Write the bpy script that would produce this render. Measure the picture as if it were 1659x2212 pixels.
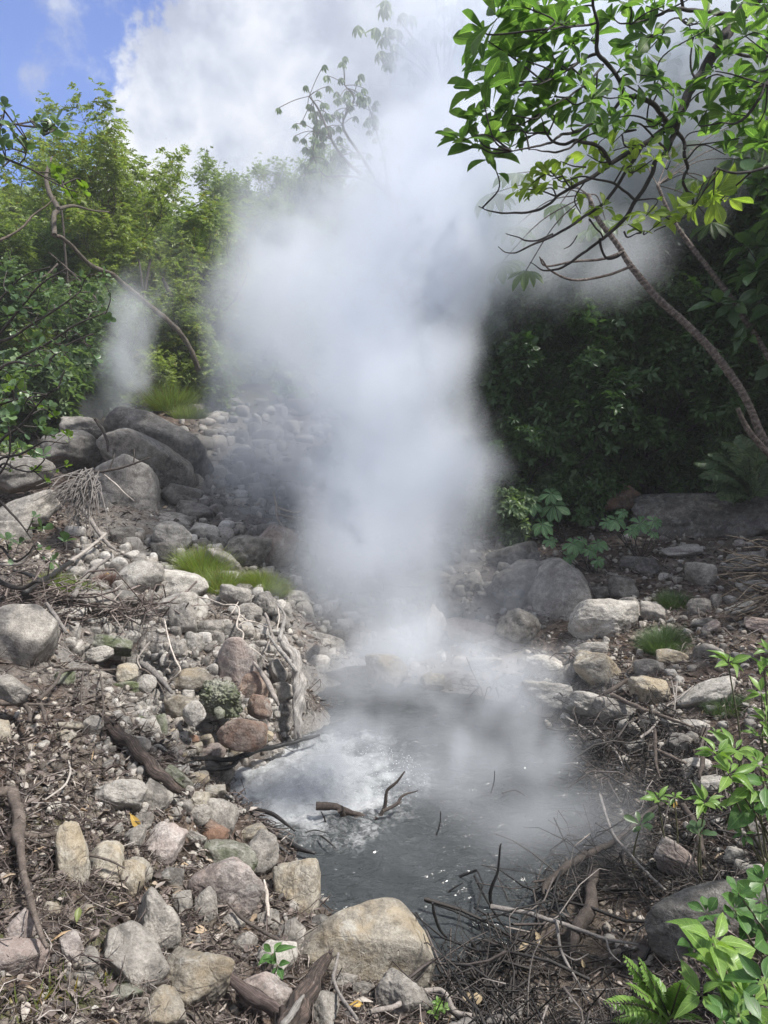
import bpy, math, random
import numpy as np
from math import radians, sin, cos, tan, pi
from mathutils import Vector, Matrix

scene = bpy.context.scene
for _o in list(bpy.data.objects):
    bpy.data.objects.remove(_o, do_unlink=True)
COL = scene.collection

# ------------------------------------------------------------------ camera
CAM_Z, PITCH, F = 2.2, radians(8.0), 1597.0        # F: focal length in units of a 1659 x 2212 picture
cam_d = bpy.data.cameras.new("camera")
cam = bpy.data.objects.new("camera", cam_d); COL.objects.link(cam)
cam.location = (0, 0, CAM_Z); cam.rotation_euler = (radians(90) - PITCH, 0, 0)
cam_d.sensor_fit = 'VERTICAL'; cam_d.sensor_height = 36; cam_d.lens = 26
cam_d.clip_start = 0.05; cam_d.clip_end = 2000
scene.camera = cam
# ------------------------------------------------------------------ render
scene.render.engine = 'CYCLES'
cy = scene.cycles
cy.use_denoising = True
try: cy.denoiser = 'OPENIMAGEDENOISE'
except Exception: pass
cy.use_adaptive_sampling = True; cy.adaptive_threshold = 0.02; cy.adaptive_min_samples = 16
cy.max_bounces = 12; cy.diffuse_bounces = 2; cy.glossy_bounces = 2; cy.transmission_bounces = 4
cy.transparent_max_bounces = 8; cy.volume_bounces = 12
cy.volume_step_rate = 2.5; cy.volume_max_steps = 256
cy.caustics_reflective = False; cy.caustics_refractive = False
cy.sample_clamp_indirect = 4.0
scene.view_settings.view_transform = 'Standard'; scene.view_settings.look = 'None'
scene.view_settings.gamma = 1.0; scene.view_settings.use_curve_mapping = False
scene.view_settings.exposure = 0.70
# ------------------------------------------------------------------ sun and sky
SUN_EL, SUN_AZ = radians(60), radians(104)          # azimuth clockwise from +Y (straight ahead)
sun_d = bpy.data.lights.new("sun", 'SUN'); sun_d.energy = 4.5; sun_d.angle = radians(6.0)
sun_d.color = (1.0, 0.96, 0.90)
sun = bpy.data.objects.new("sun", sun_d); COL.objects.link(sun)
_to_sun = Vector((cos(SUN_EL) * sin(SUN_AZ), cos(SUN_EL) * cos(SUN_AZ), sin(SUN_EL)))
sun.rotation_euler = _to_sun.to_track_quat('Z', 'Y').to_euler()

CF = Vector((0, cos(PITCH), -sin(PITCH))); CU = Vector((0, sin(PITCH), cos(PITCH))); CR = Vector((1, 0, 0))
def ray(px, py):
    return CR * ((px - 829.5) / F) + CU * ((1106 - py) / F) + CF
def at(px, py, Y):                                  # the point at forward distance Y seen at a place of the picture
    d = ray(px, py)
    return Vector((0, 0, CAM_Z)) + d * (Y / d.y)
def atz(px, py, z):
    d = ray(px, py)
    return Vector((0, 0, CAM_Z)) + d * ((z - CAM_Z) / d.z)

class NT:                                           # small helper to write node trees
    def __init__(s, tree): s.t = tree; s.t.nodes.clear()
    def n(s, kind, **kw):
        nd = s.t.nodes.new(kind)
        for k, v in kw.items():
            if k == 'inp':
                for a, b in v.items():
                    if isinstance(b, bpy.types.NodeSocket): s.t.links.new(b, nd.inputs[a])
                    else: nd.inputs[a].default_value = b
            else: setattr(nd, k, v)
        return nd
    def l(s, a, b): s.t.links.new(a, b)
    def math(s, op, a, b=0.0, c=0.0, clamp=False):
        nd = s.n('ShaderNodeMath', operation=op); nd.use_clamp = clamp
        for i, v in enumerate((a, b, c)):
            if isinstance(v, bpy.types.NodeSocket): s.l(v, nd.inputs[i])
            else: nd.inputs[i].default_value = v
        return nd.outputs[0]
    def vec(s, op, a, b=None, scale=None):
        nd = s.n('ShaderNodeVectorMath', operation=op)
        for i, v in enumerate((a, b)):
            if v is None: continue
            if isinstance(v, bpy.types.NodeSocket): s.l(v, nd.inputs[i])
            else: nd.inputs[i].default_value = v
        if scale is not None: nd.inputs['Scale'].default_value = scale
        return nd.outputs['Value'] if op in ('LENGTH', 'DOT_PRODUCT', 'DISTANCE') else nd.outputs[0]
    def noise(s, vec, scale, detail=4, rough=0.55, dist=0.0, out=0, typ=None, lac=2.0):
        nd = s.n('ShaderNodeTexNoise')
        if vec is not None: s.l(vec, nd.inputs['Vector'])
        nd.inputs['Scale'].default_value = scale; nd.inputs['Detail'].default_value = detail
        nd.inputs['Roughness'].default_value = rough; nd.inputs['Distortion'].default_value = dist
        nd.inputs['Lacunarity'].default_value = lac
        return nd.outputs[out]
    def ss(s, v, a, b, lo=0.0, hi=1.0):
        nd = s.n('ShaderNodeMapRange', interpolation_type='SMOOTHSTEP', clamp=True)
        s.l(v, nd.inputs[0]); nd.inputs[1].default_value = a; nd.inputs[2].default_value = b
        nd.inputs[3].default_value = lo; nd.inputs[4].default_value = hi
        return nd.outputs[0]
    def mix(s, f, a, b, typ='MIX'):
        nd = s.n('ShaderNodeMix', data_type='RGBA', blend_type=typ)
        for i, v in ((0, f), (6, a), (7, b)):
            if isinstance(v, bpy.types.NodeSocket): s.l(v, nd.inputs[i])
            elif i == 0: nd.inputs[0].default_value = v
            else: nd.inputs[i].default_value = (*v, 1.0) if len(v) == 3 else v
        return nd.outputs[2]
    def ramp(s, f, stops, interp='LINEAR'):
        nd = s.n('ShaderNodeValToRGB'); nd.color_ramp.interpolation = interp
        e = nd.color_ramp.elements
        while len(e) < len(stops): e.new(0.5)
        for el, (p, c) in zip(e, stops):
            el.position = p; el.color = (*c, 1.0)
        s.l(f, nd.inputs[0]); return nd.outputs[0]

w = bpy.data.worlds.new("World"); scene.world = w; w.use_nodes = True
T = NT(w.node_tree)
sky = T.n('ShaderNodeTexSky', sky_type='NISHITA', sun_disc=False)
sky.sun_elevation = SUN_EL; sky.sun_rotation = SUN_AZ; sky.altitude = 600; sky.air_density = 1.0; sky.dust_density = 0.3; sky.ozone_density = 2.5
skyc = T.mix(1.0, sky.outputs[0], (0.34, 0.64, 1.26), 'MULTIPLY')
tc = T.n('ShaderNodeTexCoord').outputs['Generated']
_sep = T.n('ShaderNodeSeparateXYZ'); T.l(tc, _sep.inputs[0])
_zz = T.math('MAXIMUM', T.math('ADD', _sep.outputs[2], 0.25), 0.05)
_cmb = T.n('ShaderNodeCombineXYZ')
T.l(T.math('DIVIDE', _sep.outputs[0], _zz), _cmb.inputs[0]); T.l(T.math('DIVIDE', _sep.outputs[1], _zz), _cmb.inputs[1])
cp = _cmb.outputs[0]
# the hole of blue sky up and to the left, ragged by noise
d0 = ray(-50, 110).normalized()
_n1 = T.noise(tc, 5.5, 9, 0.62)
_n2 = T.noise(cp, 6.0, 8, 0.6)
dd = T.vec('DISTANCE', tc, tuple(d0))
edge = T.math('ADD', dd, T.math('MULTIPLY', T.math('SUBTRACT', _n1, 0.5), 0.42))
cover = T.ss(edge, 0.128, 0.16)
wisp = T.math('MULTIPLY', T.ss(T.noise(tc, 9.0, 9, 0.60, 0.1), 0.50, 0.66), 0.85)
cover = T.math('MAXIMUM', cover, wisp)
_soft = T.noise(tc, 5.6, 12, 0.60, 0.12)
_big = T.noise(tc, 3.1, 5, 0.5)
_shade = T.math('ADD', T.math('MULTIPLY', _soft, 0.65), T.math('MULTIPLY', _big, 0.35))
# clouds are brighter close to the blue gap (sunlit rims), greyer away from it
_rim = T.ss(edge, 0.17, 0.62, 1.0, 0.0)
_shade = T.math('ADD', _shade, T.math('MULTIPLY', _rim, 0.06))
cl = T.ramp(_shade, [(0.42, (0.36, 0.40, 0.54)), (0.515, (0.50, 0.55, 0.70)), (0.565, (0.72, 0.77, 0.90)), (0.64, (1.05, 1.07, 1.12))])
CLOUD_GAIN = 6.2
cl = T.vec('SCALE', cl, scale=CLOUD_GAIN)
skyfin = T.mix(cover, skyc, cl)
bg = T.n('ShaderNodeBackground'); T.l(skyfin, bg.inputs[0]); bg.inputs[1].default_value = 0.10
wo = T.n('ShaderNodeOutputWorld'); T.l(bg.outputs[0], wo.inputs[0])

# ------------------------------------------------------------------ tags
def tag(o, label=None, cat=None, group=None, kind=None):
    if label: o['label'] = label
    if cat: o['category'] = cat
    if group: o['group'] = group
    if kind: o['kind'] = kind
    return o
def link_mesh(name, me, mat=None, parent=None, smooth=True):
    o = bpy.data.objects.new(name, me); COL.objects.link(o)
    if mat and not me.materials: me.materials.append(mat)
    if parent: o.parent = parent
    return o
def mesh_from(name, V, Fc, mat=None, smooth=True, mats=None, midx=None):
    """V (n,3) array, Fc (m,k) int array of faces all with k corners"""
    me = bpy.data.meshes.new(name)
    V = np.ascontiguousarray(V, dtype=np.float32); Fc = np.ascontiguousarray(Fc, dtype=np.int32)
    k = Fc.shape[1]
    me.vertices.add(len(V)); me.vertices.foreach_set('co', V.ravel())
    me.loops.add(Fc.size); me.loops.foreach_set('vertex_index', Fc.ravel())
    me.polygons.add(len(Fc)); me.polygons.foreach_set('loop_start', np.arange(0, Fc.size, k, dtype=np.int32))
    if smooth: me.polygons.foreach_set('use_smooth', np.ones(len(Fc), dtype=bool))
    if mat: me.materials.append(mat)
    if mats:
        for m in mats: me.materials.append(m)
        me.polygons.foreach_set('material_index', np.ascontiguousarray(midx, dtype=np.int32))
    me.update(calc_edges=True)
    return me
def empty(name, loc, label, cat, group=None):
    o = bpy.data.objects.new(name, None); COL.objects.link(o); o.location = loc
    o.empty_display_size = 0.1
    return tag(o, label, cat, group)

# ------------------------------------------------------------------ numpy noise
_rs = np.random.RandomState(7)
_perm = _rs.permutation(256).astype(np.int64); _perm = np.concatenate([_perm, _perm, _perm])
_gr = _rs.normal(size=(256, 3)); _gr /= np.linalg.norm(_gr, axis=1)[:, None]
def gnoise(P):
    P = np.asarray(P, dtype=np.float64)
    i = np.floor(P).astype(np.int64); f = P - i; i &= 255
    u = f * f * f * (f * (f * 6 - 15) + 10)
    def g(dx, dy, dz):
        h = _perm[_perm[_perm[i[:, 0] + dx] + i[:, 1] + dy] + i[:, 2] + dz]
        return ((f - (dx, dy, dz)) * _gr[h]).sum(1)
    def lp(a, b, t): return a + (b - a) * t
    x0 = lp(lp(g(0,0,0), g(1,0,0), u[:,0]), lp(g(0,1,0), g(1,1,0), u[:,0]), u[:,1])
    x1 = lp(lp(g(0,0,1), g(1,0,1), u[:,0]), lp(g(0,1,1), g(1,1,1), u[:,0]), u[:,1])
    return lp(x0, x1, u[:,2]) * 1.6
def fbm(P, octv=4, gain=0.5, lac=2.03):
    P = np.asarray(P, dtype=np.float64); a = 1.0; s = np.zeros(len(P)); 
    for k in range(octv):
        s += a * gnoise(P + 17.3 * k); a *= gain; P = P * lac
    return s

# ------------------------------------------------------------------ the ground
_cp = []                                              # ground control points (x, y, z)
def gp(px, py, Y=None, z=None):
    p = at(px, py, Y) if Y is not None else atz(px, py, z)
    _cp.append((p.x, p.y, p.z))
for _px, _py in [(655,1585),(590,1605),(530,1650),(498,1710),(530,1765),(610,1800),(650,1870),(700,1960),(780,2060),(950,2120),
                 (1060,2090),(1150,2010),(1210,1920),(1290,1830),(1300,1760),(1262,1660),(1215,1575),(1130,1530),(1000,1500),(850,1480),(740,1478),(672,1510)]:
    gp(_px, _py, z=0.0)
for _px, _py in [(700,1700),(900,1700),(1100,1700),(900,1900),(1050,1800),(800,1600),(1000,1600)]:
    gp(_px, _py, z=-0.22)
for _a in [(0,2212,.62),(200,2212,.52),(420,2212,.36),(620,2212,.24),(830,2212,.16),(1000,2212,.07),(1150,2150,.03),(1300,2100,.025),(1250,2212,.03),(1450,2212,.12),(1659,2212,.45),
           (1300,1950,.02),(1400,1960,.06),(1400,2060,.06),(1550,2060,.3),(1659,1950,.35),(1659,1800,.3),
           (0,2050,.72),(200,2000,.58),(420,2000,.34),(600,2000,.18),(0,1880,.78),(250,1850,.50),(450,1830,.22),(540,1880,.12),(700,2100,.14)]:
    gp(_a[0], _a[1], z=_a[2])
for _a in [(0,1700,2.75),(0,1600,3.1),(0,1450,3.8),(0,1300,4.9),(200,1300,5.2),(200,1690,3.0),(130,1560,3.5),(300,1750,3.0),(430,1680,3.45),(300,1560,3.9),
           (400,1300,6.0),(600,1300,6.3),(600,1400,5.5),(400,1450,4.7),(260,1430,4.6),(640,1480,4.9),(560,1540,4.5),(300,1200,7.0),(600,1150,8.2),(0,1200,6.0),(0,1100,7.4),(300,1050,8.8),(150,1000,9.5),
           (0,950,10.5),(200,880,12.5),(450,850,13.5),(600,1000,11),(700,1100,9.5),(800,1250,7.6),(1000,1250,7.6),(900,1100,10),(1000,1150,9.3),(1200,1150,9.0),(1400,1190,8.0),(1659,1190,7.4),
           (1500,1300,6.2),(1659,1350,5.4),(1300,1360,6.0),(1200,1420,5.8),(1400,1500,4.8),(1600,1500,4.6),(1310,1580,4.65),(1400,1700,3.9),(1600,1700,3.55),(1400,1850,3.35),(1600,1850,3.1),
           (1100,1400,6.2),(900,1380,6.8),(750,1400,6.6)]:
    gp(_a[0], _a[1], Y=_a[2])
_cp += [(-6,12,2.2),(-9,9,2.2),(-12,14,3.5),(-4,16,3.0),(0,16,3.0),(4,13,1.7),(8,11,1.8),(12,10,2.6),(7,8,1.2),(6,15,3.2),(12,18,5.5),(0,22,4.8),(-8,22,5.2),(-18,22,7.5),
        (-6,32,8.0),(-20,36,12),(-3,50,13),(-12,55,10.5),(6,50,16),(10,32,10),(22,30,14),(20,60,22),(4,75,19),(-30,70,20),(0,110,22),(40,110,34),(-50,110,28),(60,60,30),(-55,55,24),(-40,20,14),(40,20,16),
        (-3.5,3,1.15),(-4.5,5,1.3),(-6,7,1.7),(3.2,3,.75),(4.5,5,.95),(-2.6,0,.85),(-5,-2,1.2),(0,-2,.45),(1.5,.3,.35),(3.5,0,.8),(6,-2,1.2),(0,-8,.9),(-12,-8,2),(12,-8,2),(-14,2,3.0),(14,2,3.0),(-1.0,.4,.6),(-.2,1.0,.33)]
_cp = np.array(_cp)
def _phi(r2): return np.sqrt(r2 + 0.25 ** 2)
_D = ((_cp[:, None, :2] - _cp[None, :, :2]) ** 2).sum(2)
_n = len(_cp)
_A = np.zeros((_n + 3, _n + 3)); _A[:_n, :_n] = _phi(_D) - np.eye(_n) * 0.02
_A[:_n, _n] = 1; _A[:_n, _n+1:] = _cp[:, :2]; _A[_n, :_n] = 1; _A[_n+1:, :_n] = _cp[:, :2].T
_W = np.linalg.solve(_A, np.concatenate([_cp[:, 2], [0, 0, 0]]))
def H0(xy):
    xy = np.asarray(xy, dtype=np.float64); out = np.empty(len(xy))
    for a in range(0, len(xy), 20000):
        q = xy[a:a+20000]
        out[a:a+20000] = _phi(((q[:, None, :] - _cp[None, :, :2]) ** 2).sum(2)) @ _W[:_n] + _W[_n] + q @ _W[_n+1:]
    return out
def H(xy):
    xy = np.asarray(xy, dtype=np.float64).reshape(-1, 2)
    z = H0(xy); P = np.column_stack([xy, np.zeros(len(xy))])
    z = z - .60 * np.exp(-(((xy[:, 0] + 1.72) / .27) ** 2 + ((xy[:, 1] - 4.66) / .20) ** 2) ** 2)      # the black hollow
    far = np.clip((np.hypot(xy[:,0], xy[:,1]) - 10) / 20, 0, 1)
    dry = np.clip((z - 0.0) / 0.15, 0.12, 1)
    return z + dry * (0.035 * fbm(P * 2.2, 3) + 0.016 * fbm(P * 9.0, 3)) + far * 0.9 * fbm(P * 0.12, 3)
def h1(x, y): return float(H([(x, y)])[0])
def ground_hit(px, py, lo=0.8, hi=90):
    """where the sight line through a place of the picture meets the ground"""
    d = ray(px, py); ts = np.geomspace(lo, hi, 160)
    P = np.array([[d.x * t, d.y * t, CAM_Z + d.z * t] for t in ts])
    g = P[:, 2] - H(P[:, :2])
    k = np.where(g < 0)[0]
    if len(k) == 0: return None
    k = k[0]
    if k == 0: return Vector(P[0])
    a, b = ts[k-1], ts[k]
    f = g[k-1] / (g[k-1] - g[k]); t = a + (b - a) * f
    return Vector((d.x * t, d.y * t, CAM_Z + d.z * t))

def new_mat(name):
    m = bpy.data.materials.new(name); m.use_nodes = True
    return m, NT(m.node_tree)
def finish(T, m, shader, disp=None):
    o = T.n('ShaderNodeOutputMaterial'); T.l(shader, o.inputs[0])

def ground_material():
    m, T = new_mat("ground_soil")
    g = T.n('ShaderNodeNewGeometry'); P = g.outputs['Position']
    a = T.noise(P, 1.3, 6, 0.6); b = T.noise(P, 14, 8, 0.65); c = T.noise(P, 70, 5, 0.6)
    dry = T.ramp(b, [(0.3, (0.030, 0.021, 0.016)), (0.5, (0.075, 0.052, 0.040)), (0.62, (0.15, 0.11, 0.085)), (0.75, (0.26, 0.22, 0.18))])
    sand = T.ramp(c, [(0.3, (0.09, 0.075, 0.062)), (0.7, (0.26, 0.225, 0.19))])
    col = T.mix(T.ss(a, 0.48, 0.62), dry, sand)
    mud = T.ramp(b, [(0.3, (0.045, 0.034, 0.026)), (0.7, (0.125, 0.098, 0.078))])
    sp = T.n('ShaderNodeSeparateXYZ'); T.l(P, sp.inputs[0])
    wet = T.ss(T.math('ADD', sp.outputs[2], T.math('MULTIPLY', T.math('SUBTRACT', a, .5), .2)), 0.05, 0.17, 1.0, 0.0)
    col = T.mix(wet, col, mud)
    mossy = T.math('MULTIPLY', T.math('MULTIPLY', T.ss(sp.outputs[0], -.55, -.9), T.ss(sp.outputs[1], 3.4, 2.2)), T.ss(T.noise(P, 6, 7, .65), .48, .58))
    col = T.mix(T.math('MULTIPLY', mossy, .8), col, T.ramp(c, [(.3, (.035, .042, .012)), (.7, (.11, .12, .04))]))
    gv = T.math('MULTIPLY', T.math('MULTIPLY', T.ss(sp.outputs[1], 3.4, 4.3), T.ss(sp.outputs[1], 13.5, 12)), T.math('MULTIPLY', T.ss(sp.outputs[0], -3.4, -2.4), T.ss(sp.outputs[0], 1.6, .6)))
    gv = T.math('MULTIPLY', gv, T.ss(T.noise(P, 4, 6, .65), .36, .52))
    col = T.mix(T.math('MULTIPLY', gv, .8), col, T.ramp(c, [(.3, (.10, .095, .088)), (.7, (.30, .285, .265))]))
    far = T.ss(sp.outputs[1], 11, 16)
    green = T.ramp(b, [(0.3, (0.02, 0.035, 0.012)), (0.7, (0.06, 0.09, 0.03))])
    col = T.mix(T.math('MULTIPLY', far, T.ss(a, 0.35, 0.55)), col, green)
    p = T.n('ShaderNodeBsdfPrincipled'); T.l(col, p.inputs['Base Color'])
    T.l(T.math('SUBTRACT', 0.92, T.math('MULTIPLY', wet, 0.5)), p.inputs['Roughness'])
    bm = T.n('ShaderNodeBump'); bm.inputs['Strength'].default_value = 0.8; bm.inputs['Distance'].default_value = 0.03
    T.l(T.math('ADD', b, T.math('MULTIPLY', c, 0.35)), bm.inputs['Height']); T.l(bm.outputs[0], p.inputs['Normal'])
    finish(T, m, p.outputs[0]); return m

ys = np.concatenate([np.linspace(-9, 0.9, 24)[:-1], np.geomspace(0.9, 140, 470)])
us = np.linspace(-1, 1, 520); us = np.sign(us) * (0.55 * np.abs(us) + 0.45 * np.abs(us) ** 3)
XX = us[None, :] * (7.0 + 1.05 * np.abs(ys))[:, None]; YY = np.repeat(ys[:, None], len(us), 1)
XY = np.column_stack([XX.ravel(), YY.ravel()])
GZ = H(XY)
_r, _c = XX.shape
_i = (np.arange(_r - 1)[:, None] * _c + np.arange(_c - 1)[None, :]).ravel()
_FQ = np.column_stack([_i, _i + 1, _i + _c + 1, _i + _c])
M_GROUND = ground_material()
ground = link_mesh("ground", mesh_from("ground", np.column_stack([XY, GZ]), _FQ, M_GROUND)); tag(ground, kind='structure')

# ------------------------------------------------------------------ the pool
def water_material():
    m, T = new_mat("grey_hot_water")
    g = T.n('ShaderNodeNewGeometry'); P = g.outputs['Position']
    boil_c = atz(660, 1680, 0)
    dist = T.vec('DISTANCE', P, tuple(boil_c))
    near = T.ss(T.math('ADD', dist, T.math('MULTIPLY', T.math('SUBTRACT', T.noise(P, 5, 5, 0.6), 0.5), 0.9)), 0.15, 0.85, 1.0, 0.0)
    fo = T.noise(P, 26, 8, 0.75, 0.6)
    foam = T.math('MULTIPLY', near, T.ss(fo, 0.42, 0.60))
    foam = T.math('MAXIMUM', foam, T.math('MULTIPLY', T.ss(near, .2, .85), .75))
    col = T.mix(foam, (0.045, 0.050, 0.052), (0.80, 0.82, 0.83))
    mp = T.n('ShaderNodeMapping'); T.l(P, mp.inputs[0]); mp.inputs['Scale'].default_value = (1.0, 1.9, 1.0); mp.inputs['Rotation'].default_value = (0, 0, 0.5)
    r1 = T.noise(mp.outputs[0], 6.5, 4, 0.5, 1.0); r2 = T.noise(mp.outputs[0], 26, 2, 0.5, 0.8)
    hgt = T.math('ADD', T.math('MULTIPLY', r1, 1.0), T.math('MULTIPLY', r2, 0.22))
    hgt = T.math('ADD', hgt, T.math('MULTIPLY', T.math('MULTIPLY', near, fo), 1.2))
    bm = T.n('ShaderNodeBump'); bm.inputs['Strength'].default_value = 0.7; bm.inputs['Distance'].default_value = 0.055
    T.l(hgt, bm.inputs['Height'])
    p = T.n('ShaderNodeBsdfPrincipled'); T.l(col, p.inputs['Base Color']); T.l(bm.outputs[0], p.inputs['Normal'])
    T.l(T.math('ADD', 0.06, T.math('MULTIPLY', foam, 0.35)), p.inputs['Roughness']); p.inputs['IOR'].default_value = 1.33
    finish(T, m, p.outputs[0]); return m
_wx = np.linspace(-1.6, 2.6, 260); _wy = np.linspace(1.8, 7.0, 300)
WX, WY = np.meshgrid(_wx, _wy)
_P = np.column_stack([WX.ravel(), WY.ravel(), np.zeros(WX.size)])
_bc = atz(660, 1680, 0)
_dn = np.clip(1 - np.hypot(_P[:,0] - _bc.x, _P[:,1] - _bc.y) / 0.75, 0, 1)
_wz = 0.016 * fbm(_P * (4.5, 8.5, 1), 4) + _dn ** .8 * (0.035 * fbm(_P * 12, 5) + 0.018)
_i = (np.arange(299)[:, None] * 260 + np.arange(259)[None, :]).ravel()
water = link_mesh("water", mesh_from("water", np.column_stack([_P[:, :2], _wz]), np.column_stack([_i, _i+1, _i+261, _i+260]), water_material()))
tag(water, kind='structure')

# ------------------------------------------------------------------ shape helpers
def catmull(P, k):
    P = np.asarray(P, float); n = len(P)
    if n < 3:
        t = np.linspace(0, 1, k * (n - 1) + 1)[:, None]; return P[0] * (1 - t) + P[-1] * t
    Q = np.vstack([2 * P[0] - P[1], P, 2 * P[-1] - P[-2]]); out = []
    t = np.linspace(0, 1, k, endpoint=False)[:, None]
    for i in range(n - 1):
        a, b, c, d = Q[i:i+4]
        out.append(0.5 * ((2*b) + (-a + c) * t + (2*a - 5*b + 4*c - d) * t**2 + (-a + 3*b - 3*c + d) * t**3))
    out.append(P[-1][None]); return np.vstack(out)
def tube(P, R, sides=6, rough=0.0, seed=0, caps=True):
    """P (n,3), R (n,) -> V, F quads (caps closed by collapsing to a point ring)"""
    P = np.asarray(P, float); R = np.asarray(R, float)
    n = len(P); Tn = np.gradient(P, axis=0); Tn /= np.linalg.norm(Tn, axis=1)[:, None] + 1e-9
    up = np.array([0.13, 0.21, 1.0]) if abs(Tn[:, 2]).mean() < 0.85 else np.array([1.0, 0.2, 0.1])
    A = np.cross(Tn, up); A /= np.linalg.norm(A, axis=1)[:, None] + 1e-9; B = np.cross(Tn, A)
    th = np.arange(sides) * 2 * pi / sides
    RR = np.repeat(R[:, None], sides, 1)
    if rough:
        q = np.column_stack([np.repeat(P, sides, 0) * 1.0]); q = q / (R.mean() * 3.0 + 1e-6)
        q[:, 0] += np.tile(np.cos(th) * 1.2, n); q[:, 1] += np.tile(np.sin(th) * 1.2, n); q[:, 2] += seed
        RR = RR * (1 + rough * gnoise(q).reshape(n, sides) * 1.6)
    V = P[:, None, :] + RR[:, :, None] * (np.cos(th)[None, :, None] * A[:, None, :] + np.sin(th)[None, :, None] * B[:, None, :])
    V = V.reshape(-1, 3)
    i = np.arange(n - 1)[:, None] * sides; j = np.arange(sides)[None, :]; jn = (j + 1) % sides
    Fq = np.stack([i + j, i + jn, i + sides + jn, i + sides + j], -1).reshape(-1, 4)
    if caps:                                          # close the ends with shrunken rings
        for e, base in ((0, 0), (n - 1, (n - 1) * sides)):
            m = len(V); V = np.vstack([V, P[e] + (V[base:base+sides] - P[e]) * 0.05])
            jj = np.arange(sides); jj2 = (jj + 1) % sides
            Fq = np.vstack([Fq, np.column_stack([base + jj, base + jj2, m + jj2, m + jj])])
    return V, Fq
class Geo:
    def __init__(s): s.V = []; s.F = []; s.U = []; s.n = 0
    def add(s, V, Fq, U=None):
        s.V.append(V); s.F.append(np.asarray(Fq) + s.n); s.n += len(V)
        s.U.append(U if U is not None else np.zeros((len(V), 2)))
    def mesh(s, name, mat, smooth=True):
        V = np.vstack(s.V); Fq = np.vstack(s.F); me = mesh_from(name, V, Fq, mat, smooth)
        U = np.vstack(s.U)
        if U.any():
            uv = me.uv_layers.new(name="UVMap"); uv.data.foreach_set('uv', U[Fq.ravel()].astype(np.float32).ravel())
        return me
def unit(v): v = np.asarray(v, float); return v / (np.linalg.norm(v, axis=-1, keepdims=True) + 1e-9)

# leaf templates: rows of points along the length; x across (-1..1 half width), y along (0..1), z up
def leaf_template(kind):
    if kind == 'obovate':                             # broad, widest beyond the middle, pointed
        w = [(0.0, .04), (.12, .10), (.30, .52), (.5, .85), (.68, 1.0), (.84, .78), (.94, .36), (1.0, .02)]; arch = .16; fold = .22
    elif kind == 'lance':
        w = [(0.0, .04), (.10, .12), (.28, .72), (.48, 1.0), (.68, .82), (.86, .42), (1.0, .02)]; arch = .34; fold = .22
    elif kind == 'round':                             # thick paddle
        w = [(0.0, .08), (.18, .30), (.42, .80), (.66, 1.0), (.84, .90), (.95, .55), (1.0, .12)]; arch = .10; fold = .12
    elif kind == 'small':
        w = [(0.0, .10), (.2, .62), (.45, 1.0), (.72, .86), (.9, .42), (1.0, .05)]; arch = .2; fold = .2
    elif kind == 'tiny':
        w = [(0.0, .15), (.5, 1.0), (1.0, .08)]; arch = .15; fold = .25
    elif kind == 'strap':
        w = [(0.0, 1.0), (.35, .9), (.7, .6), (1.0, .05)]; arch = .22; fold = .004
    pts = []; uv = []
    for t, ww in w:
        for sx in (-1, 0, 1):
            pts.append((sx * ww, t, -arch * t * t + fold * abs(sx) * ww * 0.5)); uv.append((0.5 + sx * 0.5, t if t > 0 else 0.001))
    Fq = []
    for i in range(len(w) - 1):
        for j in range(2):
            a = i * 3 + j; Fq.append((a, a + 1, a + 4, a + 3))
    return np.array(pts), np.array(Fq), np.array(uv)
_TPL = {}
def leaves(geo, pos, dirn, up, L, Wd, kind, rs=None, curl=0.0):
    """many leaves at once; pos, dirn, up (n,3); L length, Wd half width"""
    if kind not in _TPL: _TPL[kind] = leaf_template(kind)
    pts, Fq, uv = _TPL[kind]
    pos = np.asarray(pos, float); n = len(pos)
    if n == 0: return
    Y = unit(dirn); X = unit(np.cross(Y, up)); Z = np.cross(X, Y)
    L = np.broadcast_to(L, (n,)); Wd = np.broadcast_to(Wd, (n,))
    p = np.repeat(pts[None], n, 0).copy()
    if rs is not None:
        p[:, :, 2] *= rs.uniform(0.3, 2.0, (n, 1))
        p[:, :, 0] += (rs.uniform(-.5, .5, (n, 1)) * p[:, :, 1] ** 2)
        p[:, :, 2] += curl * rs.normal(size=(n, 1)) * p[:, :, 1] ** 2 + curl * 0.12 * rs.normal(size=(n, 1)) * p[:, :, 0]
    V = pos[:, None] + (p[:, :, 0] * Wd[:, None])[..., None] * X[:, None] + (p[:, :, 1] * L[:, None])[..., None] * Y[:, None] + (p[:, :, 2] * L[:, None])[..., None] * Z[:, None]
    k = len(pts)
    FF = (Fq[None] + (np.arange(n) * k)[:, None, None]).reshape(-1, 4)
    geo.add(V.reshape(-1, 3), FF, np.tile(uv, (n, 1)))
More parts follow.
